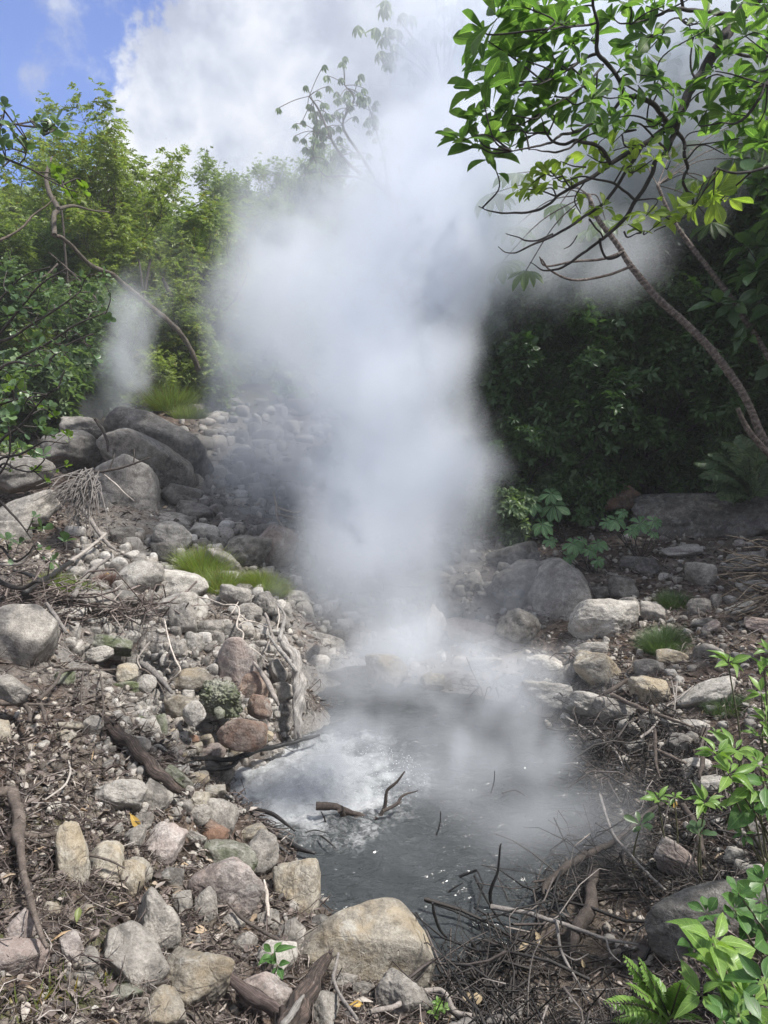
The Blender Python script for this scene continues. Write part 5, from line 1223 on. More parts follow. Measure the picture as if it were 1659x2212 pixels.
def fern(label, base_px, Y, ends, npairs, leafpx, mat, name="fern", kind='small', aspect=.2, group='ferns'):
    b = at(base_px[0], base_px[1], Y); r = empty(name, b, label, 'fern', group); gl = Geo(); gs = Geo(); rs = np.random.RandomState(int(base_px[0]))
    for (x, y, lift) in ends:
        e = np.array(at(x, y, Y + rs.uniform(-.25, .25))); bb = np.array(b); mid = (bb + e) / 2 + [0, 0, lift * Y / F]
        T_ = catmull([bb, mid, e], npairs // 2 + 2); V, Fq = tube(T_, np.linspace(.004, .0015, len(T_)), 5); gs.add(V, Fq)
        D = unit(np.gradient(T_, axis=0)); n = len(T_); t = np.linspace(0, 1, n); sd = unit(np.cross(D, [0, -.35, 1])); L = leafpx * Y / F * np.sin(np.clip(t * .85 + .13, 0, 1) * pi) ** .7
        for sg in (-1, 1):
            k = slice(2, n); leaves(gl, T_[k], sd[k] * sg + D[k] * .5, np.cross(sd[k], D[k]) , np.maximum(L[k], .004), np.maximum(L[k], .004) * aspect, kind, rs, .05)
    under(r, "fronds", gl, mat); under(r, "frond_stalks", gs, M_STEM); return r
fern('lush fern on top of the shaded cliff rock', (1625,1075), 8.0, [(1500,1000,30),(1510,1030,25),(1530,980,30),(1560,955,35),(1600,940,30),(1640,960,20),(1520,1055,20),(1550,1075,15),(1590,1085,10),(1659,1000,20),(1570,1005,20),(1600,1030,15),(1545,1040,20),(1700,1040,20)], 26, 30, LM['bluish'])
fern('dim fern under the thicket above the palmate seedlings', (1240,1080), 9.2, [(1200,1050,20),(1225,1030,20),(1260,1040,20),(1285,1060,20),(1180,1075,10)], 20, 22, LM['broad'])
c7 = lambda x, y: (995 + .4 * x, 1526 + .4 * y)
def c7l(l): return [(*c7(x, y), s * (.4 if s < 140 else .345)) for x, y, s in l]
plant("leafy_plant", 'big bright lance leaved plant in the bottom right corner', 'plant', c7l([(1390,1470,330),(1360,1280,240),(1560,1610,300),(1300,1560,180)]), (1640,2300), 1.85, M_LANCE, 'lance leaved plants at the right edge', nleaf=9, aspect=.2, droop=.12)
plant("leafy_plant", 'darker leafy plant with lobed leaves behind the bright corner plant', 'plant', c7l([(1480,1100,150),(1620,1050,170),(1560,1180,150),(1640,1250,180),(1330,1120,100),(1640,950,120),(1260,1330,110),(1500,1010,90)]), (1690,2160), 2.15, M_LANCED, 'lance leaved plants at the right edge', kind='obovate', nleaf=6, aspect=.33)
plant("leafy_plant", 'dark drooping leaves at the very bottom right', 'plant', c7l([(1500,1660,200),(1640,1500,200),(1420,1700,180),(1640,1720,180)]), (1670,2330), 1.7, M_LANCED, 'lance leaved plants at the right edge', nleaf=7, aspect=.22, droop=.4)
plant("leafy_plant", 'sprawling lance leaved plant reaching in from the right edge over the white stones', 'plant', c7l([(1380,260,150),(1480,240,150),(1450,370,170),(1560,440,180),(1610,320,170),(1500,520,130)]), (1720,1800), 2.6, M_LANCE, 'lance leaved plants at the right edge', nleaf=8, aspect=.19)
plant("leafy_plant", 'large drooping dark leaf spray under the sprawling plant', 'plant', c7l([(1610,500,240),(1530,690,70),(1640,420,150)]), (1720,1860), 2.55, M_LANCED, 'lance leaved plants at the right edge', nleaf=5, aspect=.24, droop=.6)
plant("leafy_plant", 'upper lance leaved shoot at the right edge', 'plant', [(1650,1445,46),(1645,1500,50),(1655,1560,52),(1640,1590,40),(1659,1410,30)], (1710,1650), 3.0, M_LANCE, 'lance leaved plants at the right edge')
plant("leafy_plant", 'single bright shoot with long leaves above the pale slanting block', 'plant', [(1573,1433,42)], (1600,1480), 3.3, M_LANCE, 'lance leaved plants at the right edge', nleaf=8)
plant("leafy_plant", 'yellow-green rosette above the long thick drift branch', 'plant', c7l([(1065,505,80),(1155,490,50)]), c7(1120,620), 3.2, M_LANCE, 'rosettes on the wet right shore', nleaf=7)
plant("leafy_plant", 'wide green rosette in the dark twigs of the right shore', 'plant', c7l([(1320,520,120)]), c7(1330,660), 3.0, M_LANCE, 'rosettes on the wet right shore', nleaf=10)
plant("leafy_plant", 'dull paddle leaved rosette with one purple leaf', 'plant', c7l([(970,640,80)]), c7(985,760), 3.2, M_ROUND, 'rosettes on the wet right shore', kind='round', nleaf=7, aspect=.24)
plant("leafy_plant", 'dull paddle leaved rosette above the leaning brown log', 'plant', c7l([(1290,690,85)]), c7(1330,850), 3.0, M_ROUND, 'rosettes on the wet right shore', kind='round', nleaf=7, aspect=.24)
plant("leafy_plant", 'tiny bright sprout above the green sprays', 'plant', c7l([(1370,145,42)]), c7(1375,185), None, M_LANCE, 'rosettes on the wet right shore', nleaf=6)
plant("leafy_plant", 'drooping green and brown shoot among leaves left of the great tan boulder', 'plant', [(590,2060,40),(600,2085,30)], (600,2110), None, M_LANCED, nleaf=5, aspect=.22, droop=.3)
plant("leafy_plant", 'little pale green cluster of oval leaves at the bottom edge', 'plant', [(945,2165,16),(950,2180,18),(940,2190,16),(960,2178,14)], (950,2200), None, M_LANCE, kind='small', nleaf=7, aspect=.3)
fern('bright feather leaved plant with plump leaflets at the bottom right', c7(1130,1690), 1.95, [(*c7(880,1350),5),(*c7(960,1360),5),(*c7(780,1600),15),(*c7(1020,1450),5),(*c7(1250,1490),10),(*c7(1290,1690),12),(*c7(820,1690),12),(*c7(1190,1490),5),(*c7(900,1500),10)], 15, 30, M_LANCE, name="feather_leaved_plant", aspect=.30)
# dry brush at the right edge
g = Geo(); rs = np.random.RandomState(8)
for k in range(46):
    x0, y0 = rs.uniform(1630, 1700), rs.uniform(1180, 1330); L = rs.uniform(40, 130); a = rs.uniform(2.5, 3.5)
    (V, Fq), _ = trunk_px([(x0, y0, 1.6), (x0 + L * .5 * cos(a), y0 + L * .5 * sin(a) - rs.uniform(-8, 14), 1.1), (x0 + L * cos(a), y0 + L * sin(a) + rs.uniform(-25, 20), .6)], 5.6, 5.3, step=4, sides=4, rough=0); g.add(V, Fq)
o = link_mesh("dry_bush", g.mesh("dry_bush", M_LIMB)); tag(o, 'dry brown brush of bare twigs at the right edge', 'bush')

# ------------------------------------------------------------------ driftwood and sticks, one by one
WM = {
 'black': bark_material("wet_black_wood", (0.008, 0.008, 0.009), (0.022, 0.020, 0.020), (0.05, 0.046, 0.045), rough=.45, scale=30),
 'dark': bark_material("dark_wood", (0.022, 0.017, 0.015), (0.055, 0.044, 0.038), (0.11, 0.09, 0.08), scale=30),
 'brown': bark_material("brown_wood", (0.042, 0.034, 0.030), (0.088, 0.072, 0.062), (0.18, 0.155, 0.138), scale=30),
 'grey': bark_material("weathered_grey_wood", (0.10, 0.092, 0.088), (0.20, 0.185, 0.175), (0.34, 0.32, 0.30), scale=30),
 'pale': bark_material("bleached_wood", (0.22, 0.20, 0.18), (0.38, 0.35, 0.32), (0.55, 0.52, 0.49), scale=30),
}
def fibre_material(name, a, b, c):
    m, T = new_mat(name); uv = T.n('ShaderNodeTexCoord').outputs['UV']
    mp = T.n('ShaderNodeMapping'); T.l(uv, mp.inputs[0]); mp.inputs['Scale'].default_value = (26, 1.6, 1)
    n1 = T.noise(mp.outputs[0], 1.0, 8, .7, .3); n2 = T.noise(T.n('ShaderNodeNewGeometry').outputs['Position'], 40, 5, .6)
    f = T.math('ADD', T.math('MULTIPLY', n1, .75), T.math('MULTIPLY', n2, .25)); col = T.ramp(f, [(.36, a), (.5, b), (.64, c)])
    p = T.n('ShaderNodeBsdfPrincipled'); T.l(col, p.inputs['Base Color']); p.inputs['Roughness'].default_value = .85
    bm = T.n('ShaderNodeBump'); bm.inputs['Distance'].default_value = .012; bm.inputs['Strength'].default_value = .9; T.l(f, bm.inputs['Height']); T.l(bm.outputs[0], p.inputs['Normal'])
    finish(T, m, p.outputs[0]); return m
FM = {'rot': fibre_material("rotten_fibrous_wood", (.012, .010, .009), (.050, .037, .031), (.17, .125, .105)),
      'pale': fibre_material("bleached_fibrous_wood", (.14, .13, .12), (.30, .28, .26), (.50, .48, .45)),
      'plank': fibre_material("purple_brown_fibrous_wood", (.032, .023, .021), (.088, .064, .058), (.19, .15, .137))}
def place_pts(pts, near, Y):
    P = []; R = []
    for i, q in enumerate(pts):
        x, y, r = q[:3]
        if Y is not None:
            Yi = Y if not isinstance(Y, (tuple, list)) else Y[0] + (Y[1] - Y[0]) * i / (len(pts) - 1); p = at(x, y, Yi)
        else:
            g_ = ground_hit(x, y); d = ray(x, y); t = (g_ - Vector((0, 0, CAM_Z))).dot(CF) * near
            w0 = atz(x, y, 0.015)
            if g_.z < 0.015: t = (w0 - Vector((0, 0, CAM_Z))).dot(CF) * min(near, .995)
            p = Vector((0, 0, CAM_Z)) + d * t
        P.append(tuple(p)); R.append(max(r, .8) * (Vector(p) - Vector((0, 0, CAM_Z))).dot(CF) / F)
    return np.array(P), np.array(R)
def wood(label, pts, mat='grey', near=.975, Y=None, subs=(), name='branch', rough=.14, sides=8, flat=None, fibre=False, splinters=0, group=None, cat=None):
    g = Geo(); rs = np.random.RandomState(int(pts[0][0] * 7 + pts[0][1])); loc = None
    for j, sp in enumerate([pts] + list(subs)):
        P, R = place_pts(sp, near, Y); n = len(P); Pc = catmull(P, 6); Rc = np.interp(np.linspace(0, 1, len(Pc)), np.linspace(0, 1, n), R)
        w = R.mean() * .5; Pc = Pc + w * np.column_stack([gnoise(Pc * 11 + 2), gnoise(Pc * 11 + 5), gnoise(Pc * 11 + 9)]) * (0 if len(Pc) < 4 else 1)
        sd = sides if R.max() < .03 else 20
        V, Fq = tube(Pc, Rc, sd, rough=rough * (2.2 if fibre else 1), seed=j * 3.3 + pts[0][0])
        U = None
        if fibre:
            m = len(V); th = np.arange(m) % sd; U = np.column_stack([th / sd, np.repeat(np.arange(m // sd), sd) / 6.0])
        g.add(V, Fq, U)
        if loc is None: loc = Vector(Pc[len(Pc) // 2])
        if j == 0 and splinters:
            for e, dr in ((0, Pc[0] - Pc[2]), (-1, Pc[-1] - Pc[-3])):
                for k in range(splinters):
                    b = Pc[e] + rs.normal(size=3) * Rc[e] * .55; L = Rc[e] * rs.uniform(1.0, 3.4); dd = unit(unit(dr) + rs.normal(size=3) * .22)
                    V, Fq = tube(np.array([b - dd * L * .6, b, b + dd * L * .6, b + dd * L]), np.array([.3, .26, .14, .02]) * Rc[e], 5); g.add(V, Fq)
    me = g.mesh(name, FM[mat] if fibre else WM[mat]); me.transform(Matrix.Translation(-loc)); o = link_mesh(name, me); o.location = loc
    tag(o, label, cat or {'branch': 'branch', 'log': 'log', 'twig': 'twig', 'root': 'root', 'stump': 'stump', 'plank': 'plank'}.get(name, name), group); return o
wood('black forked drift branch reaching from the left shore over the boiling water', [(414,1637,5),(470,1639,5),(504,1639,6),(530,1630,7),(560,1618,6),(600,1612,5),(640,1602,5),(690,1588,3)],'black',.965, subs=[[(515,1640,5),(493,1657,5),(446,1661,4),(414,1660,4),(342,1614,3)],[(482,1657,3),(479,1675,3),(464,1693,2)]])
wood('rotten fibrous log lying down the left slope with a frayed head', [(226,1562,17),(262,1592,16),(310,1640,13),(355,1683,11),(393,1716,7)],'rot',.965,name='log',fibre=True,splinters=12)
wood('mossy grey trunk running down the lower left edge with a bent neck', [(-15,1712,10),(20,1712,12),(36,1736,13),(43,1761,13),(40,1797,15),(45,1833,9),(54,1883,8),(59,1927,8),(72,1970,7),(86,2009,6),(104,2045,4)],'brown',.95,name='log',rough=.2, subs=[[(38,1800,7),(80,1806,6),(120,1803,5),(165,1804,2)]],splinters=4)
wood('thin smooth root crossing the upright yellowish boulder', [(58,1812,2.5),(108,1829,2.5),(151,1844,3),(202,1849,3),(245,1862,2.5),(270,1875,1.5)],'brown',.93,name='root')
wood('purple-brown fibrous plank running off the bottom edge', [(443,2070,8),(504,2121,13),(560,2160,15),(620,2200,16),(660,2240,16)],'plank',.955,name='plank',fibre=True,splinters=6)
wood('rotten splintered stump piece with a bleached left side at the bottom edge', [(712,2072,8),(690,2098,15),(662,2145,22),(632,2200,26),(615,2235,26)],'rot',.93,name='stump',fibre=True,splinters=16)
wood('bleached flat splinter alongside the rotten stump piece', [(655,2150,3),(636,2180,7),(612,2215,8)],'pale',.90,name='plank',fibre=True)
wood('slender grey stick leaning past the rotten stump piece', [(731,2060,3.5),(724,2095,4),(720,2115,4),(738,2155,4),(772,2203,4)],'grey',.92)
wood('smooth grey stick arched over the bottom stones', [(800,2185,5),(856,2173,6),(896,2147,6),(946,2137,6),(968,2158,6),(982,2183,6),(1020,2192,4)],'grey',.955)
wood('brown fallen twig from the pink-grey boulder to the great tan one', [(491,1949,2),(518,1978,4),(558,2007,4),(601,2029,4),(633,2041,3)],'brown',.95)
wood('drowned branch with upturned forked tips in the middle of the pool', [(682,1741,9),(716,1741,8.5),(745,1751,7),(774,1762,6),(810,1769,5),(828,1751,4.5),(835,1712,3.5),(856,1687,3),(874,1667,1.5)],'dark',Y=(3.72,3.80),
 subs=[[(828,1751,4),(856,1737,3.5),(871,1719,2.5),(903,1708,1)],[(770,1766,4),(759,1795,4),(774,1816,3),(795,1831,2.5),(824,1845,1.5)],[(795,1829,2),(806,1812,1.5),(811,1803,1)],[(757,1790,3),(750,1815,2.5),(746,1832,1.5)],[(768,1808,2),(774,1840,1.5),(776,1866,1)],[(735,1748,8),(752,1770,7),(762,1790,4)],[(812,1765,3),(826,1776,2)],[(860,1737,2),(868,1732,1)]])
for k, (pts, lb) in enumerate([([(705,1782,2),(700,1765,1.5),(693,1752,1)],'thin forked twig standing in the pool left of the drowned branch'),([(693,1804,2),(712,1820,2),(727,1834,1)],'thin curved twig floating below the drowned branch'),([(660,1798,1.5),(680,1793,1.5),(705,1798,1)],'faint arched twig near the boiling patch'),
  ([(942,1805,2),(950,1780,2),(952,1752,1)],'thin twig standing in the mist right of the drowned branch'),([(935,1950,3),(938,1975,3.5),(948,2005,3.5),(965,2025,2)],'dark curved stick standing in the near water'),([(968,1926,2),(985,1915,2),(1001,1906,1)],'short slanting twig near the far end of the near water'),
  ([(1085,1714,2),(1110,1706,2),(1135,1718,1.5)],'arched thin twig in the misty water at the right'),([(1060,1715,1.5),(1067,1690,1.5),(1068,1665,1)],'pair of thin twigs in the misty water at the right'),([(1010,2075,6),(1022,2050,6),(1020,2030,4)],'dark knob of wood sticking out of the near water'),
  ([(1062,1960,4),(1058,1930,4),(1075,1880,3),(1080,1830,2),(1083,1822,1)],'tall thin dark stem rising from the near water'),([(1040,1975,3),(1080,1975,3),(1120,1985,3)],'dark stick lying level in the near water')]):
    wood(lb, pts, 'black', .99, name='twig', Y=atz(pts[0][0], max(p[1] for p in pts), 0).y if k not in (1,2,6,10) else None)
wood('bleached furrowed drift trunk standing on the far left shore', [(603,1378,6),(628,1407,9),(643,1434,12),(650,1474,13),(646,1510,12),(643,1553,10),(644,1603,7)],'pale',Y=(4.95,4.55),name='log',fibre=True,splinters=3, subs=[[(599,1304,2),(614,1330,3),(608,1366,4),(606,1382,5)],[(580,1372,2),(600,1400,4),(622,1424,5),(640,1450,4)]],rough=.22)
wood('pale weathered stick leaning left with a pointed upper end', [(230,1153,3),(191,1185,3.5),(155,1212,4)],'pale',.93)
wood('black crooked branch continuing the pale pointed stick', [(156,1213,4),(126,1234,6),(90,1257,8),(54,1282,9)],'black',.93,subs=[[(92,1256,5),(60,1240,4),(30,1232,3)]])
wood('pale grey leaning stick across the bright grass patch', [(238,1203,3.5),(202,1228,5),(180,1252,5),(160,1288,6)],'grey',.94)
wood('short whitish forked stick below the leaning ones', [(160,1243,2),(178,1277,3),(197,1320,2)],'pale',.95,subs=[[(150,1283,1.5),(176,1268,2),(205,1262,1)]])
wood('thin whitish crooked twig at the left edge', [(83,1171,2.5),(56,1205,3),(43,1219,3),(-5,1219,2.5)],'pale',Y=3.9)
wood('dark broken stick standing between the rocks of the left pile', [(205,906,3),(223,931,3),(232,955,3),(234,975,2)],'dark',Y=(8.2,8.0))
wood('long reddish stick lying over the squared angular boulder', [(105,1045,2),(120,1030,3),(157,1027,3.5),(202,1021,3),(241,1016,3),(279,1005,2.5),(326,988,1.5)],'brown',Y=(7.5,7.55),subs=[[(288,1003,1.5),(290,985,1.2),(291,970,1)],[(236,1015,2),(244,995,1.5),(248,980,1)]])
wood('thin white curved twig over the face of the squared angular boulder', [(225,1025,1.5),(247,1043,1.8),(270,1066,1.5),(290,1082,1)],'pale',Y=7.45)
wood('old grey root sliding down from the root clump', [(173,1093,5),(193,1120,5),(214,1151,5),(236,1178,4),(250,1188,2)],'grey',.955,name='root')
wood('pale twig hanging over the black hollow', [(356,1340,1.5),(364,1380,2),(378,1423,2),(389,1452,2),(346,1481,1.5)],'pale',.94,name='twig')
wood('short pale twig above the tan stone of the mossy stack', [(326,1383,2),(306,1409,2),(297,1427,2),(306,1447,1.5)],'pale',.92,name='twig')
wood('long brown root drooping over the mossy stack', [(83,1513,5),(119,1477,4),(144,1448,3.5),(216,1448,3),(270,1446,3),(313,1448,2.5),(342,1477,2),(362,1510,1)],'brown',.92,name='root',subs=[[(216,1448,2),(223,1513,2),(220,1563,1.5)],[(180,1450,2),(176,1500,2),(178,1545,1)]])
wood('ringed pale root at the left edge below the pale leaning stone', [(-5,1518,5),(43,1520,5),(62,1535,5),(66,1560,4)],'brown',.93,name='root',subs=[[(43,1520,3),(90,1522,3),(128,1524,2)],[(85,1513,4),(95,1540,4),(98,1560,3)]])
wood('grey stick sloping down from the twig mat', [(101,1304,4),(122,1333,5),(144,1369,4)],'grey',.95)
wood('flat grey driftwood piece right of the white pointed stone', [(302,1430,6),(320,1442,8),(342,1463,7),(371,1497,4)],'grey',.95,name='log')
wood('pale curved twig on the leaf litter of the left slope', [(148,1643,1.5),(151,1668,2.5),(140,1697,2.5),(97,1728,2)],'pale',.97,name='twig')
wood('grey drift stick beside the foot of the tall streaked boulder', [(548,1430,3),(576,1470,6),(590,1500,6),(603,1525,3)],'grey',.955)
wood('grey twig on the wall of the shore above the stump', [(573,1325,3),(580,1345,4),(587,1370,3.5),(593,1390,2)],'grey',.95,subs=[[(587,1372,2),(578,1395,2),(570,1410,1)]])
wood('pale winding roots netted over the misty stones', [(413,1286,1.2),(450,1294,1.5),(483,1306,1.8),(511,1308,2),(517,1325,2),(511,1353,2),(525,1367,2),(525,1390,1.8),(550,1404,1.6),(578,1429,1)],'pale',.94,name='root',subs=[[(516,1325,1.5),(535,1340,1.5),(555,1345,1.3),(580,1355,1)],[(515,1350,1.2),(530,1342,1.3),(545,1340,1)],[(500,1325,1.5),(508,1312,1.3),(515,1300,1)],[(599,1305,1.5),(603,1335,1.5),(598,1360,1)]])
wood('ghostly pale branch bent in the steam above the white seamed boulder', [(590,1062,1.5),(597,1090,2.5),(600,1120,2),(620,1150,2)],'pale',Y=8,subs=[[(597,1095,2),(625,1105,2),(650,1104,1.5),(662,1078,1)],[(600,1110,2),(630,1117,1.5),(650,1120,1)]])
wood('black root arm curving into the pool from the left shore', [(560,1808,4),(608,1809,5),(644,1831,6),(680,1843,3)],'black',.985,name='root',subs=[[(580,1815,3),(605,1830,4),(628,1848,3)]])
wood('black frayed branch along the left waterline', [(486,1719,3),(536,1751,4),(572,1780,4),(590,1800,3)],'black',.97,subs=[[(545,1745,4),(590,1760,5),(637,1795,2)],[(560,1770,2),(600,1790,2),(640,1785,1)]])
wood('white upright splinter beside the ochre topped boulder', [(571,1900,2),(575,1925,4),(577,1950,5),(580,1978,3)],'pale',.96,name='twig')
wood('whitish bent twig at the misty right shore', [(1219,1546,2),(1275,1582,2.8),(1311,1606,2.5),(1335,1630,2),(1348,1660,1.5)],'pale',.985,name='twig')
wood('long straight ringed twig leaning toward the big flat dark slab', [(1295,1716,3),(1311,1766,3.5),(1327,1806,3.2),(1355,1838,3.2),(1387,1874,3),(1419,1906,3),(1437,1924,2.5)],'grey',.955,name='twig')
wood('thick curved drift branch bridging pool and right shore', [(1175,1936,5),(1180,1912,7),(1207,1886,8),(1235,1862,8),(1275,1842,8),(1315,1826,7),(1350,1802,5),(1395,1758,5),(1445,1728,4)],'dark',.965,subs=[[(1207,1886,4),(1180,1900,3),(1150,1905,2)]])
wood('bleached branch with side arms over the brown mud', [(1060,1958,6),(1127,1970,5),(1183,1986,5),(1235,2002,4.5),(1291,2022,4),(1335,2034,3),(1381,2041,2)],'grey',.96,subs=[[(1203,1994,4),(1211,2050,3.5),(1235,2098,3),(1259,2142,2.5),(1277,2172,1.5)],[(1213,2058,2),(1243,2074,2),(1271,2060,1)],[(1309,2028,2.5),(1319,2058,2),(1340,2078,1)],[(1240,2136,1.5),(1290,2138,1.5),(1350,2134,1)],[(1368,2038,2),(1380,2010,1.5),(1398,1996,1)]])
wood('dark half buried root rising from the brown mud', [(1290,1880,7),(1276,1926,12),(1271,1966,15),(1243,2010,13),(1235,2060,7)],'dark',.97,name='root',rough=.3)
wood('leaning stick with a sawn pale end beside the smooth stone', [(1520,1574,5),(1515,1610,5),(1518,1645,5),(1509,1682,4)],'dark',.955)
wood('leaning brown log behind the paddle leaved rosette', [(1476,1738,6),(1494,1768,7),(1503,1790,8),(1513,1825,8),(1520,1858,7)],'dark',.96,name='log')
wood('split grey stick left of the tan table stone', [(1287,1511,4),(1321,1489,6),(1357,1466,4)],'dark',.965)
wood('long brown stick under the tan table stone', [(1321,1501,5),(1357,1518,5),(1395,1535,5),(1440,1550,4),(1500,1570,2)],'brown',.965)
wood('curved stick right of the two round cobbles', [(1383,1593,3),(1405,1576,3),(1424,1555,2)],'grey',.965)
wood('dark stick standing with a pale frayed foot', [(1415,1575,3),(1415,1617,4),(1417,1648,3.5),(1428,1684,2)],'dark',.965)
wood('brown stick pointing at the smooth stone crossed by the leaning stick', [(1419,1619,3.5),(1453,1636,4),(1481,1649,3)],'brown',.965)
wood('mottled knobbly branch lying at the bottom edge', [(960,2222,8),(1020,2206,9),(1080,2203,9),(1115,2192,8),(1130,2172,4)],'grey',.97,rough=.35)
wood('thin straight dry stem bending over the mud near the bottom', [(1140,2212,1.5),(1141,2130,1.3),(1150,2070,1.2),(1166,2032,1)],'pale',Y=2.25,name='twig')
wood('straight straw beside the long pale block', [(1450,1470,1.5),(1456,1500,1.5),(1458,1535,1.3)],'grey',.965,name='twig',subs=[[(1462,1470,1.5),(1460,1500,1.5),(1455,1540,1)]])
wood('long thin straw slanting below the long pale block', [(1440,1525,1.5),(1470,1505,1.5),(1498,1480,1)],'grey',.965,name='twig')
# root clump on the left
g = Geo(); rs = np.random.RandomState(12)
for k in range(90):
    x0, y0 = rs.uniform(175, 218), rs.uniform(1010, 1060); a = rs.uniform(1.3, 3.0); L = rs.uniform(40, 115)
    x1, y1 = x0 + L * cos(a), y0 + L * abs(sin(a)); mx, my = (x0 + x1) / 2 + rs.uniform(-12, 12), (y0 + y1) / 2 - rs.uniform(0, 18)
    (V, Fq), _ = trunk_px([(x0, y0, 1.6), (mx, my, 1.3), (x1, y1, .6)], 6.9 + rs.uniform(-.2, .3), 6.5, step=5, sides=4, rough=0); g.add(V, Fq)
o = link_mesh("root_clump", g.mesh("root_clump", WM['grey'])); tag(o, 'tangled clump of thin bleached roots hanging from the left rock pile', 'roots')
# fallen leaves that stand out
def fallen(label, px, py, L, rot, mat, kind='obovate', aspect=.22):
    p = ground_hit(px, py); p = Vector((0, 0, CAM_Z)) + (p - Vector((0, 0, CAM_Z))) * .965; g = Geo(); vd = unit(np.array(p) - [0, 0, CAM_Z]); rt = unit(np.cross(vd, [0, 0, 1])); up = np.cross(rt, vd)
    d = cos(rot) * rt + sin(rot) * up; Lw = L * p.y / F; leaves(g, [-d * Lw / 2], [d], [-vd + [0, 0, .5]], [Lw], [Lw * aspect], kind, np.random.RandomState(int(px)), .1)
    o = link_mesh("fallen_leaf", g.mesh("fallen_leaf", mat)); o.location = p; tag(o, label, 'leaf', 'fallen leaves that stand out')
M_YEL = leaf_material("yellow_fallen_leaf", (.38, .22, .05), (.50, .32, .08), (.6, .42, .12), .2, vein=True); M_TAN = leaf_material("tan_fallen_leaf", (.34, .25, .15), (.46, .36, .23), (.55, .45, .32), .2, vein=True)
fallen('yellow-orange leaf lying upright above the pinkish boulder', 290, 1772, 42, -1.1, M_YEL)
fallen('green-yellow leaf fallen left of the middle slope', 168, 1978, 36, 1.35, M_GRASSB)
fallen('orange-brown leaf on the ground below the great tan boulder', 768, 2168, 34, .1, M_YEL)
fallen('cream leaf caught in black twigs above the mud', 1163, 2024, 36, -1.0, M_TAN)
fallen('curled cream leaf left of the one caught in twigs', 1130, 2045, 34, .7, M_TAN)
fallen('small cream leaf flat on the brown mud', 1259, 2080, 20, -1.2, M_TAN)
fallen('pale split leaf at the bottom edge', 1008, 2163, 40, 1.9, M_TAN, aspect=.3)
fallen('second pale split leaf right beside it at the bottom edge', 1030, 2160, 38, 1.1, M_TAN, aspect=.3)
fallen('small orange leaf on the orange crusted boulder', 388, 1520, 15, .2, M_YEL)
fallen('tiny yellow leaf on red litter by the smooth pale boulder', 231, 1240, 14, .2, M_YEL)
fallen('orange leaf in the twigs below the broad rosette', 1458, 1740, 20, 1.2, M_YEL)
fallen('pale brown leaf under the green sprays', 1588, 1725, 22, .3, M_TAN)

# ------------------------------------------------------------------ leaf litter and twigs: past counting
rs = np.random.RandomState(40)
def scatter(n, ylo, yhi, lim=.66, power=1.0, zmin=.01):
    y = ylo * (yhi / ylo) ** (rs.rand(n) ** power); x = (rs.rand(n) * 2 - 1) * (y * lim + .25); x = np.where(rs.rand(n) < .18, x * 2.2, x); z = H(np.column_stack([x, y])); k = z > zmin; return np.column_stack([x, y, z])[k]
def litter_material():
    m, T = new_mat("dead_leaf"); g = T.n('ShaderNodeNewGeometry')
    col = T.ramp(g.outputs['Random Per Island'], [(0, (.022, .017, .015)), (.3, (.060, .045, .039)), (.55, (.12, .093, .082)), (.8, (.22, .18, .16)), (.95, (.40, .36, .32)), (1, (.36, .25, .14))])
    col = T.mix(1.0, col, T.ramp(T.noise(g.outputs['Position'], 120, 4, .6), [(.3, (.7, .7, .7)), (.7, (1.2, 1.2, 1.2))]), 'MULTIPLY')
    p = T.n('ShaderNodeBsdfPrincipled'); T.l(col, p.inputs['Base Color']); p.inputs['Roughness'].default_value = .6; finish(T, m, p.outputs[0]); return m
P = scatter(150000, 1.5, 12.5)
side = P[:, 0] < .2
den = np.where(side, .62, .55) + .45 * gnoise(P * [1.3, 1.3, 0]); wet = (P[:, 2] < .13) & ~side; den[wet] *= .35; den[(P[:, 1] > 3.7) & (P[:, 0] > -2.6) & (P[:, 0] < 1.2)] *= .38
P = P[rs.rand(len(P)) < den]; n = len(P)
g = Geo(); a = rs.uniform(0, 6.28, n); far = 1 + .09 * P[:, 1]
d = np.column_stack([np.cos(a), np.sin(a), rs.normal(size=n) * .16]); L = (.009 + .030 * rs.rand(n) ** 1.5) * far
big = rs.rand(n) < .33
for kk, kind, asp in ((big, 'small', .30), (~big, 'tiny', .09)):
    leaves(g, P[kk] + np.column_stack([np.zeros(kk.sum()), np.zeros(kk.sum()), rs.uniform(.002, .022, kk.sum())]), d[kk], np.array([0, 0, 1.0]) + rs.normal(size=(kk.sum(), 3)) * .55, L[kk] * (1.6 if kind == 'tiny' else 1), L[kk] * asp, kind, rs, .38)
o = link_mesh("leaf_litter", g.mesh("leaf_litter", litter_material())); tag(o, 'brown carpet of dead leaves and bark strips on both banks', kind='stuff')
